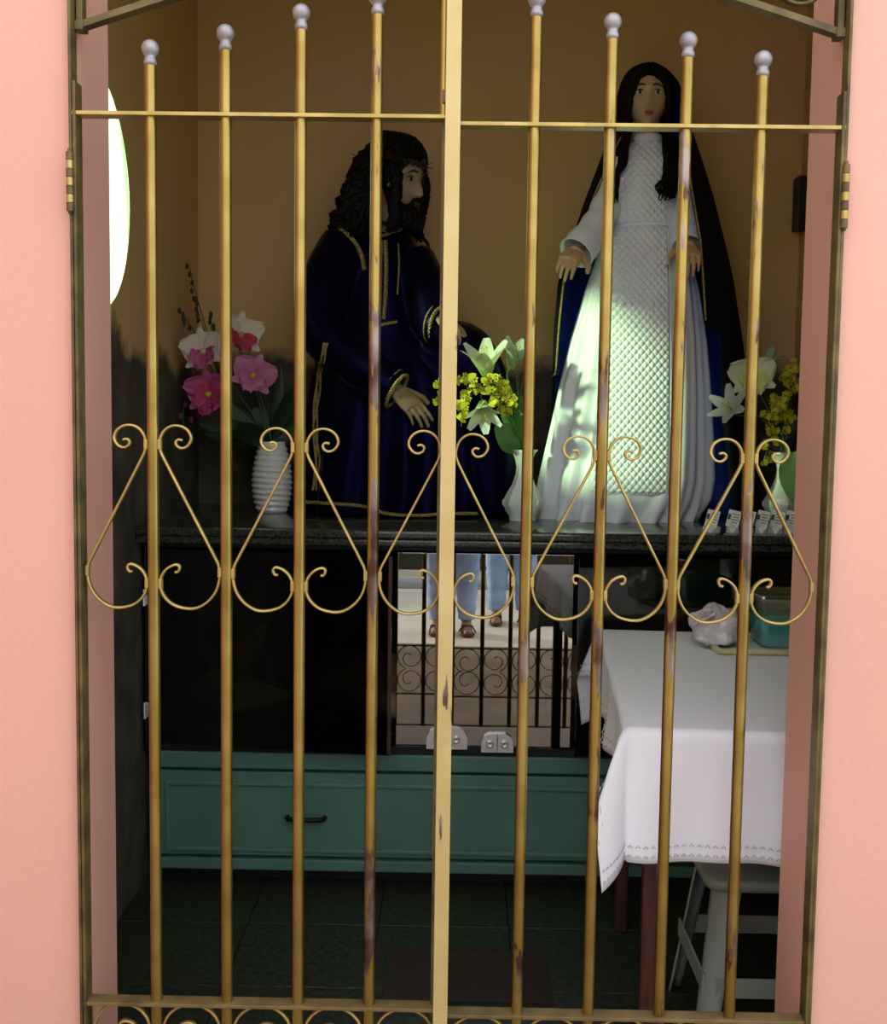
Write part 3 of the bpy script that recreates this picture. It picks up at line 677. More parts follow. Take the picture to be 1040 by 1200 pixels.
# ------------------------------------------------------------------ kneeling statue in dark blue
JY = 2.06
SJ = empty('statue', at(475, 606, JY), 'kneeling bearded statue with long curly hair in a dark blue gold-trimmed robe', 'statue')
SJ.location.z = ZS
JR = [(258,422,470,.06),(268,405,478,.085),(280,394,488,.11),(300,384,494,.135),(330,382,499,.15),(365,386,506,.15),(385,382,515,.155),(405,374,530,.165),(440,366,568,.185),(480,360,586,.20),(520,355,594,.21),(560,350,600,.215),(590,347,602,.22),(606,345,603,.222)]
def jr(py, an, fold=True):
    l, r, ry = interp(JR, py); a, b = at(l, py, JY), at(r, py, JY); cx, rx, z = (a.x+b.x)/2, (b.x-a.x)/2, (a.z+b.z)/2
    lo = max(0, min(1, (py-390)/160)); f = lo*(.016*math.sin(an*11+1.5*math.sin(an*2))+.008*math.sin(an*23+py*.01)) if fold else 0
    return V((cx+(rx+f)*math.cos(an), min(JY+(ry+f)*math.sin(an), YB-.02), max(z, ZS+.002)))
m = MB(); JP = [258, 262, 268, 274]+[280+6*i for i in range(54)]+[606]
m.grid(lambda u, v: jr(JP[round(v*(len(JP)-1))], 2*math.pi*u), 110, len(JP), wrap=True)
m.f.append(tuple(range(110))[::-1]); m.f.append(tuple((len(JP)-1)*110+k for k in range(110))); m.mi += [0, 0]
def limb(pts, rr, flat=1): 
    p = catmull(pts, 5); n = len(p); m.tube(p, [interp([(i/(len(rr)-1), q) for i, q in enumerate(rr)], k/(n-1))[0] for k in range(n)], 18, flat=flat)
limb([at(404, 284, 1.97), at(380, 335, 1.91), at(377, 384, 1.87), at(420, 428, 1.83), at(463, 457, 1.81)], [.075, .08, .082, .075, .062])
limb([at(484, 305, 2.02), at(503, 345, 1.95), at(512, 378, 1.89), at(522, 382, 1.86)], [.075, .07, .068, .066])
limb([at(470, 430, 2.04), at(530, 412, 1.98), at(552, 425, 1.95), at(572, 480, 1.97), at(575, 600, 1.99)], [.11, .10, .095, .085, .09])
jrobe = blob(m, 'robe', M_NAVY, SJ, .010, 3)
bj = bvh_of(jrobe)
def onj(px, py, off=.004):
    d = ray(px, py).normalized(); h = bj.ray_cast(CAM, d)
    return (h[0]-d*off) if h[0] else at(px, py, JY-.15)
def jbraid(pts, w=.006, name='gold_trim', n=6):
    q = catmull([(a, b, 0) for a, b in pts], n); return braid([onj(p.x, p.y) for p in q], w, name, SJ)
jbraid([(398, 268), (408, 275), (418, 287), (425, 303), (427, 316)], .010)
jbraid([(452, 282), (453, 310), (452, 345), (450, 374)], .009); jbraid([(448, 282), (447, 310), (446, 345), (445, 374)], .006)
jbraid([(467, 285), (468, 310), (466, 345)], .004)
jbraid([(446, 381), (455, 379), (466, 377)], .007, 'belt'); jbraid([(346, 588), (390, 590), (430, 594), (450, 601), (475, 604), (500, 604), (520, 602), (560, 602)], .008, 'hem_trim')
jbraid([(416, 260), (432, 272), (450, 276), (466, 268)], .007, 'collar_trim')
# cuffs
def ringat(c, t, r, name, w, sx=1):
    t = V(t).normalized(); a = t.orthogonal().normalized(); b = t.cross(a)
    return braid([c+(a*math.cos(q)+b*math.sin(q))*r for q in [2*math.pi*k/30 for k in range(31)]], w, name, SJ)
c1 = at(465, 458, 1.808); t1 = at(490, 474, 1.79)-at(440, 442, 1.82)
ringat(c1, t1, .056, 'cuff_trim', .009); ringat(c1-V(t1).normalized()*.022, t1, .060, 'cuff_trim', .005)
c2 = at(517, 381, 1.87); t2 = at(540, 385, 1.84)-at(505, 375, 1.9)
ringat(c2, t2, .060, 'cuff_trim', .008); ringat(c2-V(t2).normalized()*.02, t2, .063, 'cuff_trim', .004)
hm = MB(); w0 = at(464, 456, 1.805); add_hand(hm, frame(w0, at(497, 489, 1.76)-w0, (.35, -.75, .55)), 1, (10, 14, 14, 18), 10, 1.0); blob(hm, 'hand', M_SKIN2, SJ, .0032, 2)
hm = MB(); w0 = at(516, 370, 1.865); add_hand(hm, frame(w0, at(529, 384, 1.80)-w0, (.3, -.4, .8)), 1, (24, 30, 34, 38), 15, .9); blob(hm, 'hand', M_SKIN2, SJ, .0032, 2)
# tasselled cord hanging at the back
cp = [(382, 402), (377, 425), (372, 460), (369, 500), (372, 540), (368, 575)]
for k in range(3):
    q = catmull([(a+3*math.sin(i*2+k*2), b, 0) for i, (a, b) in enumerate(cp)], 5)
    braid([onj(p.x, p.y, .008+.003*k) for p in q], .005, 'hanging_cord', SJ)
# head, turned to the right
HJ = at(463, 212, 2.0); HJm = rotM('Z', 58) @ rotM('X', 8)
m = MB(); head_mesh(m, HJ, HJm, .235, .8); m.tube([HJ+HJm @ V((0, .02, -.06)), HJ+V((-.02, .01, -.12)), HJ+V((-.04, .02, -.19))], [.055, .053, .06], 16)
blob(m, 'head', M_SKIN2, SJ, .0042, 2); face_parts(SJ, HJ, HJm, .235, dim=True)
m = MB()
m.ell(HJ+HJm @ V((0, -.075, -.098)), (.040, .034, .034), HJm, 16, 10); m.ell(HJ+HJm @ V((0, -.072, -.125)), (.026, .026, .03), HJm, 14, 8)
for s in (-1, 1): m.tube([HJ+HJm @ V((s*.066, -.01, -.02)), HJ+HJm @ V((s*.058, -.04, -.07)), HJ+HJm @ V((s*.030, -.078, -.098))], [.012, .018, .02], 10); m.tube([HJ+HJm @ V((0, -.104, -.052)), HJ+HJm @ V((s*.02, -.098, -.058)), HJ+HJm @ V((s*.028, -.088, -.075))], [.006, .007, .004], 8)
for i in range(40):
    a = rnd.uniform(-1.3, 1.3); p = HJ+HJm @ V((.05*math.sin(a), -.055-.045*math.cos(a), -.092)); strand(m, [p, p+HJm @ V((0, -.008, -.03)), p+HJm @ V((0, .002, -.055))], .007, .002, .004, 1.5, i, n=3)
m.build('beard', M_HAIR, SJ)
m = MB(); m.ell(HJ+HJm @ V((0, .022, .030)), (.096, .105, .108), HJm, 28, 18)
tgt = [(392, 268), (398, 262), (404, 268), (412, 270), (420, 272), (428, 268), (436, 270), (446, 268), (400, 240), (394, 256)]
for i in range(110):
    t = i/109; az = R(-25+275*t)              # round the head from one temple over the back to the other
    lx, ly = math.sin(az), -math.cos(az)
    az2 = R(70+220*t); d = V((math.sin(az2), -math.cos(az2), 0))
    top = HJ+HJm @ (V((d.x*.03, d.y*.03+.02, .135)))
    mid = HJ+HJm @ (V((d.x*.104, d.y*.104+.022, .03+.02*rnd.random())))
    bk = max(0.0, d.y)
    lowp = HJ+HJm @ (V((d.x*.125, d.y*.135+.02, -.06)))
    end = HJ+HJm @ V((d.x*(.11+.05*rnd.random()), d.y*.15+.05*bk, -.15-.05*rnd.random()))
    strand(m, [top, mid, lowp, end], .015, .005, .010, 4+2*rnd.random(), rnd.random()*6, n=6)
for i in range(60):                            # top and front of the head
    a = R(-95+190*i/59); d = V((math.sin(a), -math.cos(a), 0)); f = max(0, math.cos(a))
    strand(m, [HJ+HJm @ V((d.x*.01, .03+d.y*.01, .138)), HJ+HJm @ V((d.x*.06, .02+d.y*.062, .128)), HJ+HJm @ V((d.x*.10, .02+d.y*.098, .088)), HJ+HJm @ V((d.x*.112+.03*(1 if d.x > 0 else -1)*f, .022+d.y*.102+.02*f, .045))], .013, .006, .006, 3, rnd.random()*6, n=5)
for i in range(34):                            # curls spreading over the near shoulder
    e = tgt[i % len(tgt)]; p0 = at(432+14*rnd.random(), 188+14*rnd.random(), 1.93); p1 = at((432+e[0])/2-8+8*rnd.random(), (196+e[1])/2, 1.90); p2 = at(e[0]+rnd.uniform(-6, 6), e[1]+rnd.uniform(-6, 6), 1.92)
    strand(m, [p0, p1, p2], .015, .005, .010, 4, rnd.random()*6, n=9)
for i in range(16):                            # far side locks in front of the cheek
    p0 = at(489+5*rnd.random(), 190, 2.05); strand(m, [p0, at(496+4*rnd.random(), 215, 2.06), at(493+6*rnd.random(), 240, 2.06), at(484+12*rnd.random(), 258+10*rnd.random(), 2.03)], .011, .004, .007, 4, i, n=6)
for i in range(22):                            # near side locks over the cheek
    p0 = at(452+8*rnd.random(), 178, 1.925); strand(m, [p0, at(462+6*rnd.random(), 205, 1.90), at(460+8*rnd.random(), 232, 1.90), at(452+16*rnd.random(), 262+12*rnd.random(), 1.90)], .012, .004, .007, 4, i, n=6)
m.build('hair', M_HAIR, SJ)
# crown of thorns
M_THORN = mat('thorn_wood', (.03, .022, .015), .7); m = MB()
for k in range(3):
    m.tube([HJ+HJm @ V((.103*math.cos(a)+.006*math.cos(9*a+k*2), .020+.108*math.sin(a)+.006*math.sin(7*a+k*2), .055+.008*math.sin(11*a+k*2.1))) for a in [2*math.pi*q/60 for q in range(61)]], .0045, 6, cap=False)
for q in range(18):
    a = 2*math.pi*q/18; b = HJ+HJm @ V((.105*math.cos(a), .02+.11*math.sin(a), .055)); m.tube([b, b+HJm @ V((.028*math.cos(a+.4), .028*math.sin(a+.4), .016*math.sin(q*2.3)))], [.0035, .0006], 6)
m.ell(at(497, 189, 1.97), .011, None, 10, 8)
m.build('thorn_crown', M_THORN, SJ)

# ------------------------------------------------------------------ lying figure inside the glass case
LF = empty('statue', (-.2, 1.85, CB+.03), 'painted lying figure in a pale loincloth inside the glass case', 'statue')
zb_ = CB+.118; Y0 = 1.80
mb_ = MB(); mb_.bbox((.12, 1.86, CB+.05), (1.75, .5, .05), .02); tag(mb_.build('bier_cushion', mat('dark_red_velvet', (.05, .008, .010), .8, sheen=.3)), 'dark red velvet cushion bed inside the glass case', 'cushion')
m = MB(); hc = V((-.60, Y0, zb_+.11)); Hm = rotM('Z', -62) @ rotM('X', -38)
head_mesh(m, hc, Hm, .225)
m.tube(catmull([hc+V((.04, 0, -.03)), V((-.47, Y0, zb_+.05)), V((-.40, Y0, zb_+.04)), V((-.20, Y0, zb_+.045)), V((-.02, Y0, zb_+.03)), V((.12, Y0, zb_+.035))], 5), [.05+.0*i for i in range(4)]+[.06, .08, .11, .135, .15, .155, .155, .15, .145, .14, .13, .125, .12, .12, .125, .13, .135, .138, .138, .135, .13, .125][:22], 20, flat=.62, up=(0, 1, 0))
for s in (-1, 1):
    m.tube(catmull([V((.10, Y0+s*.07, zb_+.03)), V((.36, Y0+s*.07, zb_+.075)), V((.52, Y0+s*.065, zb_+.07)), V((.74, Y0+s*.05, zb_+.02)), V((.92, Y0+s*.045, zb_-.005))], 4), [.085, .083, .08, .076, .072, .068, .062, .058, .056, .055, .056, .054, .05, .044, .038, .034, .033], 16)
    m.tube([V((.90, Y0+s*.045, zb_)), V((.955, Y0+s*.05, zb_+.03)), V((.95, Y0+s*.06, zb_+.12)), V((.945, Y0+s*.062, zb_+.16))], [.034, .036, .03, .018], 12)
    arm = [V((-.37, Y0+s*.15, zb_+.05)), V((-.18, Y0+s*.20, zb_+.01)), V((-.06, Y0+s*.19, zb_+.03)), V((.12, Y0+s*.13, zb_+.085))]
    m.tube(catmull(arm, 4), [.055, .052, .048, .045, .042, .041, .042, .04, .037, .034, .031, .028, .026], 14)
    add_hand(m, frame(arm[-1], (1, -.25*s, -.12), (.1, 0, 1)), s, (10, 14, 16, 20), 12)
blob(m, 'body', mat('painted_pale_skin', (.55, .36, .2), .45, c2=(.42, .16, .10), vscale=6), LF, .0065, 3)
face_parts(LF, hc, Hm, .225)
m = MB(); m.ell(hc+Hm @ V((0, .025, .03)), (.092, .10, .105), Hm, 24, 14)
for i in range(40):
    a = R(60+240*i/39); d = V((math.sin(a), -math.cos(a), 0)); p = hc+Hm @ V((d.x*.09, d.y*.1+.02, .03)); strand(m, [p, hc+Hm @ V((d.x*.11, d.y*.12+.03, -.06)), V((-.50+.1*rnd.random(), Y0-.1+.2*rnd.random(), zb_+.02))], .014, .005, .008, 3, i)
m.build('hair', M_HAIR, LF)
m = MB(); m.tube([V((.0, Y0, zb_+.035)), V((.08, Y0, zb_+.04)), V((.18, Y0, zb_+.045)), V((.27, Y0, zb_+.05))], [.142, .150, .152, .15], 32, flat=.68, up=(0, 1, 0))
for p in m.v: p += V((0, 0, .006*math.sin(p.x*90+p.y*20)))
m.build('loincloth', M_WHITE, LF)
m = MB(); m.ell((-.66, Y0, zb_+.01), (.17, .22, .06), None, 24, 14); tag(m.build('pillow', M_WHITE), 'white pillow under the head of the lying figure', 'pillow')

# ------------------------------------------------------------------ vases
def tall_vase(px, py, Y, label):
    c = at(px, py, Y); c.z = ZS
    prof = [(.0001, 0), (.040, 0), (.044, .006), (.042, .014), (.052, .030), (.060, .050), (.060, .066), (.050, .088), (.034, .115), (.024, .145), (.021, .170), (.026, .195), (.036, .214), (.043, .222), (.041, .224), (.033, .212), (.020, .185), (.016, .15), (.0001, .14)]
    prof = [(r, z*1.0) for r, z in prof]
    n = MB(); n.lathe(prof, (0, 0, 0), 40, fn=lambda a, z, r: (.0022*math.cos(a*8) if .02 < z < .2 and r > .015 else 0))
    o = n.build('vase', M_CERAMIC); o.location = c; tag(o, label, 'vase')
    k = MB()
    for q in range(8):                      # small relief bells round the belly
        a = 2*math.pi*q/8; k.ell((.060*math.cos(a), .060*math.sin(a), .058), (.006, .006, .012), None, 8, 6)
    k.build('relief', M_CERAMIC).parent = o
    return o
vC = tall_vase(613, 606, 1.82, 'slender white ceramic vase between the two statues')
vR = tall_vase(917, 606, 1.93, 'slender white ceramic vase behind the row of small white cards')
pv = at(319, 600, 2.02); pv.z = ZS
H = .232
def ribv(a, z, r): return .0032*math.sin(2*math.pi*(z/.0185)+a*1.0) if .006 < z < H-.008 and r > .02 else 0
prof = [(.0001, 0), (.043, 0)]+[(.045+.0225*math.sin(math.pi*(i/60)**.85*.93+.12)-.004*(i/60), H*i/60) for i in range(61)]
rt = prof[-1][0]; prof += [(rt-.005, H), (rt-.008, H-.01), (.03, .03), (.0001, .03)]
vL = MB().lathe(prof, (0, 0, 0), 56, fn=lambda a, z, r: ribv(a, z, r)).build('vase', M_CERAMIC); vL.location = pv
tag(vL, 'broad white ceramic vase with slanting ribs beside the kneeling statue', 'vase')

# ------------------------------------------------------------------ flowers
def petal(mb, M, L, W, cup=.2, ruffle=.0, tip=.6, c0=(1, 1, 1), c1=(1, 1, 1), nu=7, nv=8, wave=5, ph=0, base=.12):
    b = len(mb.v)
    def fn(u, v):
        s = (u-.5)*2; wd = W*(base+(1-base)*math.sin(math.pi*min(1, v**tip*.93+.04))**.8)
        x = s*wd/2; y = L*v
        z = cup*L*(v**2)*.6-cup*W*.5*(s*s)*(1-v)+ruffle*W*math.sin(s*wave+v*7+ph)*abs(s)*v
        return M @ V((x, y, z))
    mb.grid(fn, nu, nv); cs = []
    for j in range(nv):
        for i in range(nu): t = j/(nv-1); cs.append(tuple(p+(q-p)*t for p, q in zip(c0, c1)))
    mb.c[b:] = cs
def face(c, d, roll=0):
    """frame whose +Z looks along d"""
    z = V(d).normalized(); x = V((0, 0, 1)).cross(z)
    if x.length < 1e-3: x = V((1, 0, 0))
    x.normalize(); y = z.cross(x); M = Matrix((x, y, z)).transposed().to_4x4(); M.translation = V(c); return M @ Matrix.Rotation(R(roll), 4, 'Z')
def orchid(px, py, Y, rad, d, roll, cp, cpb, cl0, cl1, cy, foot, label, group='orchids in the ribbed vase', mid=None):
    c = at(px, py, Y); s = rad*(Y-CAM.y)/FPX
    e = empty('orchid', foot, label, 'flower', group)
    F = face(c, d, roll)
    for a in (90, 212, 328):                      # sepals
        n = MB(); petal(n, F @ Matrix.Rotation(R(a-90), 4, 'Z') @ Matrix.Rotation(R(8), 4, 'X'), s*.98, s*.50, .12, .05, .75, cpb, cp); n.build('sepal', M_PETAL, e, col=True)
    for a in (28, 152):
        n = MB(); petal(n, F @ Matrix.Translation((0, 0, .003)) @ Matrix.Rotation(R(a-90), 4, 'Z') @ Matrix.Rotation(R(12), 4, 'X'), s*1.04, s*1.28, .14, .16, .58, cpb, cp, 13, 10, 9, a); n.build('petal', M_PETAL, e, col=True)
    n = MB()
    for a, L in ((-90, .85), (-45, .62), (-135, .62)):
        petal(n, F @ Matrix.Translation((0, 0, .006)) @ Matrix.Rotation(R(a-90), 4, 'Z') @ Matrix.Rotation(R(30), 4, 'X'), s*L*1.1, s*.95, .1, .18, .6, cl0, cl1, 13, 10, 10, a, .4)
    n.build('lip', M_PETAL, e, col=True)
    n = MB(); n.cur = cy; n.ell(F @ V((0, -.02*s, .16*s)), (.13*s, .13*s, .16*s), F.to_3x3(), 10, 8); n.build('throat', M_PETAL, e, col=True)
    b = F @ V((0, 0, -.004)); q = V(foot); mm = V(mid) if mid else V((q.x+max(-.022, min(.022, (b.x-q.x)*.3)), q.y, q.z+.165))
    MB().tube(catmull([b, b-V(d).normalized()*.03, b.lerp(mm, .6)+V((0, 0, .02)), mm, q], 6), .0022, 7).build('stem', M_STEM, e)
    return e
WHT = (.88, .90, .74); PNK = (.80, .36, .62); MAG = (.62, .06, .28); RED = (.62, .04, .12); YEL = (.85, .62, .05)
ft = pv+V((0, 0, .09))
orchid(240, 412, 1.93, 29, (-.25, -1, .1), 12, WHT, (.85, .7, .68), MAG, (.75, .22, .45), (.9, .8, .4), ft+V((-.01, 0, 0)), 'white orchid with a magenta lip in the ribbed vase')
orchid(281, 393, 1.97, 29, (.75, -1, .25), -10, WHT, (.85, .72, .6), RED, (.7, .1, .2), (.8, .4, .2), ft+V((.0, .01, 0)), 'white orchid with a deep red heart turned towards the kneeling statue')
orchid(246, 461, 1.92, 30, (-.2, -1, -.1), 5, (.66, .16, .46), RED, RED, (.62, .08, .3), YEL, ft+V((-.015, -.01, 0)), 'crimson and purple orchid with a yellow throat in the ribbed vase')
orchid(297, 441, 1.92, 28, (.2, -1, .2), -20, (.72, .30, .50), (.5, .1, .25), MAG, PNK, YEL, ft+V((.012, -.01, 0)), 'mauve pink orchid with a yellow throat in the ribbed vase')
def sprig(name, label, cat, foot, leaves, m_, stem=M_STEM, group=None, droop=.25):
    e = empty(name, foot, label, cat, group)
    for (px, py, Y, wd) in leaves:
        t = at(px, py, Y); b = V(foot); ax = t-b; L = ax.length; n = MB()
        sidev = ax.cross(V((0, -1, .3))).normalized(); up = sidev.cross(ax).normalized()
        M = Matrix((sidev, ax.normalized(), up)).transposed().to_4x4(); M.translation = b
        petal(n, M, L, wd, droop, .02, .9, base=.05, nu=7, nv=12); n.build('leaf', m_, e)
    return e
sprig('orchid_leaves', 'dark strap leaves round the foot of the orchids in the ribbed vase', 'leaves', pv+V((0, 0, H+.006)), [(232, 500, 1.95, .05), (238, 513, 1.92, .055), (345, 455, 2.0, .05), (352, 495, 2.04, .06), (275, 497, 1.93, .05), (330, 430, 2.06, .045), (266, 512, 1.90, .05), (300, 480, 2.06, .06), (240, 460, 2.05, .05)], M_LEAF)
e = empty('twig_spray', pv+V((0, 0, .1)), 'thin dark twigs with buds rising above the orchids', 'twigs')
for k, (x, y, Y) in enumerate(((222, 312, 2.02), (228, 350, 2.0), (209, 364, 1.92), (248, 368, 2.05), (330, 430, 2.08))):
    t = at(x, y, Y); MB().tube(catmull([pv+V((-.012+.006*k, .006, .1)), pv+V((-.018+.009*k, .016-.006*(k % 3), H+.02)), at(272, 478, 2.04), at((x+250)/2, (y+420)/2, 2.02), t], 6), [.0022]*12+[.0018]*7+[.0012]*6, 6).build('twig', M_TWIG, e)
    for q in range(5): 
        p = at(x+(250-x)*q*.07+rnd.uniform(-3, 3), y+(420-y)*q*.09, Y); MB().ell(p, (.006, .006, .010), None, 8, 6).build('bud', M_TWIG if q % 2 else M_LEAF, e)
e = empty('bud_spray', pv+V((0, 0, .1)), 'small purple orchid buds hanging left of the blooms over the dark wall', 'flower')
for (x, y) in ((217, 474), (211, 488), (224, 492), (215, 503), (232, 486)):
    n = MB(); n.cur = (.22, .03, .12); n.ell(at(x, y, 1.97), (.009, .009, .012), None, 10, 8); n.build('bud', M_PETAL, e, col=True)
MB().tube(catmull([pv+V((0, 0, .1)), pv+V((-.018, -.01, H+.015)), at(285, 494, 1.97), at(240, 482, 1.96), at(217, 474, 1.97), at(215, 503, 1.97)], 6), .0018, 6).build('stem', M_STEM, e)

LILY = []; BLOS = []; spot = random.Random(3)
def bunch():                                  # where a stem stands in the mouth of a vase
    a = spot.uniform(0, 6.28); return V((math.cos(a), math.sin(a), 0))*spot.uniform(.006, .016)
def seg_dist(p, a, b):
    t = max(0, min(1, (p-a).dot(b-a)/max(1e-9, (b-a).length_squared))); return (p-a.lerp(b, t)).length
def oncidium(pts, label, foot, n=16, sp=9, group='yellow flower sprays'):
    e = empty('flower_spray', foot, label, 'flower', group)
    ob = bunch(); path = catmull([V(foot)+ob*.4, V(foot)+V((0, 0, .066))+ob]+[at(*p) for p in pts], 8); MB().tube(path, [.0016]*len(path), 6).build('stem', M_STEM, e)
    proto = None; tail = path[16:]
    for k in range(n):
        for tries in range(60):               # beside the lilies and the other sprays, not through them
            c0 = tail[int((len(tail)-1)*k/max(1, n-1))] if tries < 20 else rnd.choice(tail)
            p = c0+V((rnd.uniform(-1, 1), rnd.uniform(-1, .3), rnd.uniform(-1, 1)))*sp*.0027
            if all(seg_dist(p, a, b) > r for a, b, r in LILY) and all((p-q).length > .026 for q, s in BLOS if s is not e): break
        BLOS.append((p, e))
        if proto is None:
            b = MB()
            for a, L, W, c in ((0, .7, .3, (.62, .60, .03)), (125, .7, .3, (.62, .60, .03)), (-125, .7, .3, (.6, .55, .03)), (60, .6, .3, (.55, .5, .03)), (-60, .6, .3, (.55, .5, .03)), (180, 1, 1.2, (.80, .78, .05))):
                petal(b, Matrix.Rotation(R(a), 4, 'Z') @ Matrix.Rotation(R(15), 4, 'X'), .016*L, .013*W*1.4, .2, .05, .7, c, c, 4, 4)
            b.cur = (.45, .25, .02); b.ell((0, 0, .002), .0028, None, 6, 5)
            o = b.build('blossom', M_PETAL, None, col=True); proto = o
        else: o = proto.copy(); COL.objects.link(o)
        o.parent = None
        o.matrix_basis = face(p, (rnd.uniform(-.8, .8), -1, rnd.uniform(-.3, .7)), rnd.uniform(0, 360)) @ Matrix.Scale(rnd.uniform(1.0, 1.45), 4)
        o.parent = e; o.matrix_parent_inverse = world_of(e).inverted()
        MB().tube([p, p.lerp(min(path, key=lambda q: (q-p).length), 1)], .0009, 5).build('pedicel', M_STEM, e)
def lily(px, py, Y, L, d, label, foot, col=(.86, .92, .80), thr=(.62, .75, .25), openn=34, group='white lilies', mid=None):
    c = at(px, py, Y); e = empty('lily', foot, label, 'flower', group); F = face(c, d)
    for k in range(6):
        n = MB(); petal(n, F @ Matrix.Rotation(R(60*k+10), 4, 'Z') @ Matrix.Rotation(R(90-openn), 4, 'X'), L, L*.42, -.35, .05, .85, thr, col, 7, 10, base=.25); n.build('petal', M_PETAL, e, col=True)
    LILY.append((F @ V((0, 0, 0)), F @ V((0, 0, L*.55)), .034)); LILY.append((F @ V((0, 0, L*.5)), F @ V((0, 0, L)), .02+.85*L*math.sin(R(openn))))
    n = MB()
    for k in range(5):
        a = 2*math.pi*k/5; n.tube([F @ V((0, 0, .005)), F @ V((.010*math.cos(a), .010*math.sin(a), L*.75))], .0009, 5); n.ell(F @ V((.010*math.cos(a), .010*math.sin(a), L*.77)), .0025, None, 6, 5)
    n.build('stamens', mat('stamen', (.6, .5, .05), .6), e)
    b = F.translation; ob = bunch(); MB().tube(catmull([b, b-V(d).normalized()*.03, V(mid) if mid else b.lerp(V(foot), .5)+V((0, .01, .03)), V(foot)+V((0, 0, .066))+ob, V(foot)+ob*.4], 6), .0025, 7).build('stem', M_STEM, e)
fc = V(vC.location)+V((0, 0, .17)); fr_ = V(vR.location)+V((0, 0, .17))
lily(571, 443, 1.76, .125, (-.12, -.35, .95), 'tall white trumpet lily standing above the yellow sprays by the kneeling statue', fc, openn=24)
lily(598, 432, 1.84, .10, (.25, -.4, .85), 'half open white lily leaning from the vase between the statues', fc, openn=20, col=(.62, .72, .62))
lily(566, 470, 1.73, .10, (.05, -.75, -.75), 'drooping white lily hanging below the yellow spray beside the centre post', fc, openn=22, mid=at(588, 452, 1.74))
oncidium([(590, 470, 1.78), (572, 455, 1.75), (545, 470, 1.73), (541, 500, 1.72)], 'yellow flower spray arching from the vase between the statues', fc, 34, 13)
oncidium([(600, 470, 1.72), (575, 462, 1.65), (530, 440, 1.68), (515, 462, 1.71)], 'yellow flower spray reaching across to the dark blue robe', fc, 22, 8)
oncidium([(600, 480, 1.78), (590, 455, 1.74), (574, 452, 1.72), (583, 475, 1.72)], 'short yellow flower spray close over the broad green leaf', fc, 14, 9)
sprig('vase_leaves', 'green leaves in the vase between the two statues', 'leaves', V(vC.location)+V((0, 0, .227)), [(575, 500, 1.74, .085), (598, 470, 1.79, .03), (610, 462, 1.80, .03), (604, 476, 1.76, .028), (618, 470, 1.83, .03), (585, 478, 1.84, .035)], M_LEAF2)
e = empty('grass_blades', fc, 'thin arching grass blades above the vase between the statues', 'grass')
for (x, y, mx, my) in ((598, 395, 608, 420), (586, 440, 600, 455), (606, 410, 606, 440), (640, 405, 618, 420)):
    MB().tube(catmull([fc, fc+V((0, 0, .066))+bunch(), at(608, 490, 1.81), at(mx, my, 1.76), at(x, y, 1.74)], 6), .0011, 5).build('blade', M_STEM, e)
orchid(882, 442, 1.80, 29, (-.1, -1, .1), 8, (.90, .93, .72), (.82, .9, .45), (.72, .86, .10), (.85, .92, .45), (.75, .8, .1), fr_, 'white orchid with a lime yellow lip beside the veiled statue', 'flowers in the vase behind the cards', fr_+V((-.01, 0, .066)))
lily(860, 482, 1.79, .085, (-.5, -.6, .4), 'small greyish white lily against the dark veil', fr_, col=(.55, .58, .56), thr=(.4, .45, .3), openn=40, mid=at(893, 490, 1.83))
lily(893, 425, 1.93, .07, (.7, -.3, .6), 'greenish white lily bud behind the lime lipped orchid', fr_, col=(.6, .7, .5), openn=16, mid=at(905, 480, 1.93))
oncidium([(918, 500, 1.92), (912, 470, 1.88), (906, 490, 1.86), (897, 540, 1.85)], 'yellow flower spray hanging in front of the vase behind the cards', fr_, 36, 9)
oncidium([(922, 490, 1.93), (924, 450, 1.90), (928, 432, 1.88), (938, 455, 1.88)], 'yellow flower spray standing highest beside the right wall', fr_, 24, 9)
M_PALE = mat('pale_green_leaf', (.28, .55, .18), .4, c2=(.20, .45, .12), vscale=10)
sprig('vase_leaves', 'pale green drooping leaf on the vase behind the cards', 'leaves', V(vR.location)+V((.012, -.046, .226)), [(932, 583, 1.83, .095)], M_PALE, droop=-.25)
sprig('vase_leaves', 'dark green upright leaves in the vase behind the cards', 'leaves', V(vR.location)+V((0, 0, .227)), [(940, 480, 1.93, .03), (915, 500, 1.95, .03), (890, 510, 1.97, .03), (930, 510, 1.9, .03)], M_LEAF)

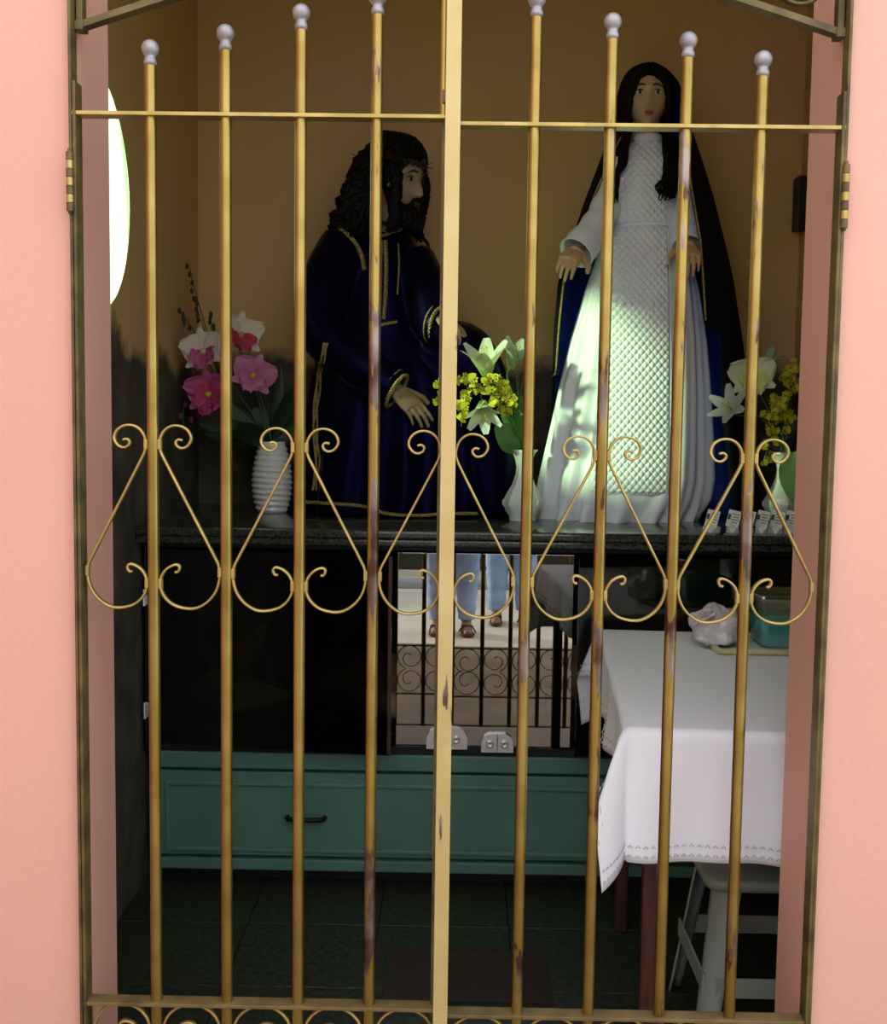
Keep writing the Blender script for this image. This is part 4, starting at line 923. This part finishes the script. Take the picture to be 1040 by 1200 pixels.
# ------------------------------------------------------------------ small cards on stone-white stands
M_CARD = mat('white_card', (.82, .86, .80), .7); M_PRINT = mat('dark_print', (.06, .10, .08), .8); M_STANDW = mat('white_plaster', (.72, .76, .72), .6)
cards = [(834, 'first', -34), (859, '', -33), (876, '', -36), (893, '', -38), (910, '', -35), (927, '', -37)]
names = ['white printed card on a faceted white stand close to the dress hem', 'white printed card on a stand, second along from the dress hem', 'white printed card on a stand, third along from the dress hem', 'white printed card on a stand, third from the right wall', 'white printed card on a stand below the pale green leaf', 'white printed card on a stand beside the right wall']
for k, (x, _, rz) in enumerate(cards):
    p = onz(x, 621, ZS); p = at(x, 621, 1.56); p.z = ZS
    e = empty('card_stand', p, names[k], 'card', 'cards along the altar edge')
    n = MB(); bm = bmesh.new(); bmesh.ops.create_icosphere(bm, subdivisions=1, radius=1)
    for v in bm.verts: v.co = V((v.co.x*(.030 if k == 0 else .0212), v.co.y*.026, max(-.0, v.co.z*.024+.004)))
    bm.verts.index_update(); n.add([p+v.co for v in bm.verts], [tuple(v.index for v in f.verts) for f in bm.faces]); bm.free()
    n.build('stand', M_STANDW, e, smooth=False)
    Mx = Matrix.Rotation(R(rz-18), 3, 'Z') @ Matrix.Rotation(R(-12), 3, 'X') @ Matrix.Rotation(R(6), 3, 'Y')
    cc = p+V((.002, 0, .040)); cdn = MB().box(cc, (.046, .0015, .050), Mx).build('card', M_CARD, e, smooth=False)
    n = MB()
    for q in range(4): n.box(cc+Mx @ V((.006, -.0012, .014-.008*q)), (.026-.006*(q % 2), .0006, .0022), Mx)
    n.box(cc+Mx @ V((-.016, -.0012, .004)), (.010, .0006, .016), Mx)
    n.build('print', M_PRINT, cdn, smooth=False)

# ------------------------------------------------------------------ black box on the right wall
n = MB().bbox((XR-.02, 2.25, 2.13), (.04, .07, .18), .004); o = n.build('wall_box', mat('black_plastic', (.008, .008, .008), .5), smooth=False)
tag(o, 'narrow black box fixed high on the right wall', 'box'); MB().bbox((XR-.041, 2.25, 2.16), (.004, .03, .05), .001).build('cover', M_DARK, o, smooth=False)

# ------------------------------------------------------------------ floor mat
o = MB().bbox((.04, .985, .006), (.41, .26, .012), .003).build('floor_mat', M_MAT, smooth=False); tag(o, 'dark brown mat lying on the granite floor before the drawer base', 'mat')

# ------------------------------------------------------------------ table with cloth
TZ = .82; TA = 4.0
tc_ = V((.326, .323, 0)); Rt = Matrix.Rotation(R(-TA), 3, 'Z')
TW, TD = .74, 1.03
def tp(u, v, z): return tc_+Rt @ V((u, v, 0))+V((0, 0, z))
T = empty('side_table', tp(TW/2, TD/2, 0), 'dark wooden table under the white cloth', 'table')
MB().bbox(tp(TW/2, TD/2, TZ-.018), (TW-.01, TD-.01, .028), .003, Rt).build('tabletop', M_DARKWOOD, T, smooth=False)
for (u, v) in ((.060, .07), (TW-.07, .07), (.07, TD-.07), (TW-.07, TD-.07)): MB().bbox(tp(u, v, (TZ-.03)/2), (.034, .034, TZ-.034), .004, Rt).build('leg', M_DARKWOOD, T, smooth=False)
for (u, v, a, b) in ((TW/2, .07, TW-.14, .02), (TW/2, TD-.07, TW-.14, .02), (.07, TD/2, .02, TD-.14), (TW-.07, TD/2, .02, TD-.14)): MB().bbox(tp(u, v, TZ-.075), (a, b, .07), .002, Rt).build('apron', M_DARKWOOD, T, smooth=False)
CU, CL = .135, .250
def cloth_pt(s, t):
    """s,t run over the flat cloth with overhang CL all round"""
    u = -CU+(TW+CU+.02)*s; v = -CL+(TD+CL+.25)*t
    ou = max(0, -u) if u < 0 else max(0, u-TW); ov = max(0, -v) if v < 0 else max(0, v-TD)
    su = -1 if u < 0 else 1; sv = -1 if v < 0 else 1
    z = TZ+.003; pu, pv_ = min(max(u, 0), TW), min(max(v, 0), TD)
    if ou and ov:
        drop = max(ou, ov)+.35*min(ou, ov)*(ov/CL); an = math.atan2(ov, ou); rad = .012+.05*max(ou, ov)+.50*min(ou, ov)
        pu += su*rad*math.cos(an); pv_ += sv*rad*math.sin(an); z -= drop*.98
    elif ou or ov:
        d = ou or ov; w_ = (v if ou else u); fold = .010*math.sin(w_*19+1.0)*min(1, d/.12)+.006*math.sin(w_*43)*min(1, d/.15)
        out = .006+.05*d+fold
        if ou: pu += su*out
        else: pv_ += sv*out
        z -= d
    return tp(pu, pv_, z)
n = MB(); n.grid(lambda a, b: cloth_pt(a, b), 90, 110)
cloth = n.build('tablecloth', M_WHITE); cloth.modifiers.new('s', 'SOLIDIFY').thickness = .0015; tag(cloth, 'white cotton tablecloth with lace hem on the table by the right wall', 'tablecloth')
lace = mat('lace_print', (.56, .58, .64), .9)
n = MB()
def hem(f, N):
    for k in range(N):
        a, b = f(k/N), f((k+.55)/N); n.tube([a, a.lerp(b, .5)+V((0, 0, .005)), b], .0010, 5)
for off in (.012, .030):
    e0 = off/(TD+CL+.25)
    hem(lambda s: cloth_pt(.01+.98*s, e0)+Rt @ V((0, -.004, 0)), 60)
    e1 = off/(TW+CU+.02); hem(lambda s: cloth_pt(e1, .01+.98*s)+Rt @ V((-.004, 0, 0)), 60)
n.build('lace_hem', lace, cloth)
# things on the table
q0 = onz(842, 768, TZ+.004); 
tr = empty('tray', (q0.x+.16, q0.y+.11, TZ+.004), 'shallow tray with a yellowish rim on the white tablecloth', 'tray'); M_TRAY = mat('yellowish_plastic', (.55, .50, .26), .4); M_TRAYW = mat('tray_white', (.7, .74, .66), .4)
tcx, tcy = q0.x+.16, q0.y+.12
MB().bbox((tcx, tcy, TZ+.008), (.31, .22, .006), .002).build('tray_base', M_TRAYW, tr, smooth=False)
m = MB(); rp = [(-.155, -.11), (.155, -.11), (.155, .11), (-.155, .11), (-.155, -.11)]
for a, b in zip(rp, rp[1:]): m.tube([(tcx+a[0], tcy+a[1], TZ+.012), (tcx+b[0], tcy+b[1], TZ+.012)], .008, 8)
m.build('tray_rim', M_TRAY, tr)
b0 = at(888, 758, tcy-.07)
tb = empty('plastic_tub', (b0.x+.085, tcy+.0, TZ+.012), 'clear plastic tub half full of turquoise liquid on the tray', 'tub')
def sq_ring(c, hx, hy, r, z, n=6):
    out = []
    for (sx, sy, a0) in ((1, -1, -90), (1, 1, 0), (-1, 1, 90), (-1, -1, 180)):
        for k in range(n+1): a = R(a0+90*k/n); out.append(V((c.x+sx*(hx-r)+r*math.cos(a), c.y+sy*(hy-r)+r*math.sin(a), z)))
    return out
def sq_loft(levels, cap0=True, cap1=False):
    n = MB(); rs = [sq_ring(*l) for l in levels]; k = len(rs[0]); n.add([p for r in rs for p in r], [(i*k+j, i*k+(j+1) % k, (i+1)*k+(j+1) % k, (i+1)*k+j) for i in range(len(rs)-1) for j in range(k)])
    if cap0: n.f.append(tuple(range(k))[::-1]); n.mi.append(0)
    if cap1: n.f.append(tuple((len(rs)-1)*k+j for j in range(k))); n.mi.append(0)
    return n
c = V((b0.x+.085, tcy, 0)); tz = TZ+.0115
M_CLEAR = pane_mat('clear_plastic', (.84, .92, .86), .24, .12)
sq_loft([(c, .068, .062, .02, tz), (c, .074, .068, .02, tz+.01), (c, .084, .076, .022, tz+.118), (c, .090, .082, .022, tz+.122), (c, .090, .082, .022, tz+.128)]).build('tub_wall', M_CLEAR, tb)
sq_loft([(c, .066, .060, .02, tz+.003), (c, .072, .066, .02, tz+.012), (c, .0785, .071, .02, tz+.072)], True, True).build('contents', mat('turquoise_liquid', (.03, .38, .46), .25), tb)
sq_loft([(c, .092, .084, .022, tz+.128), (c, .092, .084, .022, tz+.136), (c, .078, .07, .02, tz+.137), (c, .076, .068, .02, tz+.131)], False, True).build('lid', M_CLEAR, tb)
bgc = at(841, 737, tcy-.02); n = MB(); n.ell((bgc.x, tcy-.0, TZ+.055), (.062, .070, .045), None, 40, 26)
for p in n.v:
    q = p*16; k = noise.fractal(q, .8, 2.0, 4)*.020+abs(noise.noise(q*1.7))*.012; d = (p-V((bgc.x, tcy, TZ+.055))).normalized(); p += d*k
    p.z = max(p.z, TZ+.0125 if p.x > tcx-.14 and p.y > tcy-.095 else (TZ+.0208 if p.x > tcx-.17 else TZ+.006))
o = n.build('plastic_bag', mat('crumpled_white_plastic', (.80, .78, .78), .22, c2=(.55, .46, .48), vscale=16), smooth=False); sharp(o, 25); tag(o, 'crumpled whitish plastic bag lying on the tray beside the tub', 'bag')
n = MB()
for k in range(5): a = k*1.2; n.tube(catmull([(bgc.x-.02, tcy-.035, TZ+.075), (bgc.x-.035+.02*math.cos(a), tcy-.07, TZ+.10+.01*math.sin(a)), (bgc.x-.055+.015*math.cos(a*2), tcy-.065, TZ+.085+.015*math.sin(a))], 4), .004, 6, flat=.3)
n.build('bag_knot', o.data.materials[0], o)

# ------------------------------------------------------------------ white plastic stool under the table
M_STOOL = mat('greyish_plastic', (.40, .45, .40), .4)
ST = empty('plastic_stool', (.72, .78, 0), 'pale plastic stool pushed under the cloth covered table', 'stool')
sq_loft([(V((.72, .78, 0)), .165, .165, .04, .385), (V((.72, .78, 0)), .170, .170, .04, .40), (V((.72, .78, 0)), .165, .165, .04, .412)], True, True).build('seat', M_STOOL, ST)
for sx in (-1, 1):
    for sy in (-1, 1):
        n = MB(); t0 = V((.72+sx*.135, .78+sy*.135, .395)); t1 = V((.72+sx*.185, .78+sy*.185, .0)); 
        n.grid(lambda u, v: t0.lerp(t1, v)+V((sx*.034*math.cos(u*math.pi/2)-sx*.034+sx*.0, sy*.034*math.sin(u*math.pi/2)-sy*.034, 0))*(1.5-.5*v), 8, 10)
        o = n.build('leg', M_STOOL, ST); o.modifiers.new('s', 'SOLIDIFY').thickness = .005
for (dx, dy, sx_, sy_) in ((0, -.165, .29, .006), (0, .165, .29, .006), (-.165, 0, .006, .29), (.165, 0, .006, .29)):
    MB().bbox((.72+dx, .78+dy, .17), (sx_, sy_, .045), .002).build('rung', M_STOOL, ST, smooth=False)

# ------------------------------------------------------------------ two visitors outside, seen in the glass
def visitor(x, y, label, shirt, hold, hs=1.0):
    P_ = empty('person', (x, y, 0), label, 'person', 'visitors outside the gate')
    o = V((x, y, 0))
    def q(a, b, c): return o+V((a, b, c))*hs
    b = MB(); hd = q(0, .02, 1.60); Mh = Matrix.Rotation(R(180), 3, 'Z') @ rotM('X', -4)
    head_mesh(b, hd, Mh, .225*hs)
    b.tube(catmull([q(0, 0, 1.50), q(0, -.01, 1.40), q(0, -.01, 1.25), q(0, 0, 1.08), q(0, 0, .92)], 4), [.055, .06, .08, .12, .16, .165, .16, .15, .14, .135, .135, .14, .145, .15, .15, .145, .13], 20, flat=.68, up=(1, 0, 0))
    for s in (-1, 1):
        b.tube(catmull([q(s*.085, 0, .92), q(s*.092, .015, .50), q(s*.092, -.01, .30), q(s*.092, -.01, .07)], 4), [.085, .08, .074, .068, .058, .056, .057, .056, .054, .048, .042, .038, .036], 16)
        b.tube([q(s*.092, -.05, .04), q(s*.094, .03, .045), q(s*.10, .10, .03), q(s*.104, .17, .022)], [.034, .038, .036, .022], 12, flat=.85)
        sh = q(s*.185, -.01, 1.37)
        if hold: el, wr, hd_, up = q(s*.23, .10, 1.13), q(s*.11, .36, 1.36), (-.25*s, .6, .3), (s*.9, .1, .2)
        else: el, wr, hd_, up = q(s*.215, -.02, 1.10), q(s*.20, .06, .88), (0, .15, -1), (s, 0, .0)
        b.tube(catmull([q(s*.13, -.01, 1.40), sh, sh.lerp(el, .5), el, el.lerp(wr, .5), wr], 3), [.055, .06, .062, .06, .056, .052, .050, .048, .046, .045, .045, .042, .039, .034, .030, .028], 14)
        add_hand(b, frame(wr, hd_, up), s, (35, 40, 45, 48) if hold else (18, 22, 26, 30), 20, hs)
    blob(b, 'body', M_SKIN2, P_, .008, 2); face_parts(P_, hd, Mh, .225*hs)
    j = MB()
    j.tube([q(0, 0, 1.02), q(0, 0, .95), q(0, 0, .86)], [.165, .175, .178], 20, flat=.70, up=(1, 0, 0))
    for s in (-1, 1):
        pp = catmull([q(s*.088, 0, .92), q(s*.094, .015, .50), q(s*.094, -.008, .30), q(s*.094, -.008, .085)], 8)
        j.tube(pp, [.100-.046*(i/24)+.004*math.sin(i*1.9)*(i > 4) for i in range(len(pp))], 18)
    blob(j, 'jeans', M_DENIM, P_, .009, 2)
    t = MB(); t.tube(catmull([q(0, 0, 1.46), q(0, -.01, 1.38), q(0, -.01, 1.22), q(0, 0, 1.05), q(0, 0, .94)], 4), [.075, .10, .15, .185, .192, .19, .185, .18, .172, .17, .17, .172, .175, .18, .182, .182, .18], 22, flat=.72, up=(1, 0, 0))
    for s in (-1, 1):
        sh = q(s*.185, -.01, 1.37); el = q(s*.23, .10, 1.13) if hold else q(s*.215, -.02, 1.10)
        t.tube([q(s*.08, -.01, 1.40), sh, sh.lerp(el, .3), sh.lerp(el, .65)], [.085, .088, .082, .076], 16)
    blob(t, 'shirt', shirt, P_, .010, 3)
    hr = MB(); hr.ell(hd+Mh @ V((0, .026, .035)), (.086, .098, .10), Mh, 24, 14); hr.build('hair', M_HAIR, P_)
    sh_ = mat('brown_sandal', (.09, .045, .03), .7)
    for s in (-1, 1):
        n = MB(); n.tube([q(s*.092, -.075, .012), q(s*.095, .03, .012), q(s*.104, .12, .012), q(s*.106, .185, .012)], [.034, .038, .046, .028], 14, flat=.30, up=(1, 0, 0)); n.tube([q(s*.092-.046, .09, .02), q(s*.10-.03, .10, .062), q(s*.10+.03, .10, .062), q(s*.108+.045, .09, .02)], .010, 8, flat=.5); n.build('sandal', sh_, P_)
    return P_
visitor(-.03, -2.60, 'person in a grey shirt and blue jeans holding a small camera outside the gate', M_SHIRT, True)
visitor(.36, -2.99, 'person in a red shirt and blue jeans standing with arms down outside the gate', M_SHIRT2, False, .97)
o = MB().bbox((-.03, -2.11, 1.43), (.10, .03, .06), .006).build('pocket_camera', mat('black_camera', (.02, .02, .02), .4), smooth=False); tag(o, 'small black camera held up by the person in grey', 'camera')
MB().tube([(-.03, -2.095, 1.43), (-.03, -2.075, 1.43)], .02, 20).build('lens', M_CHROME, o)
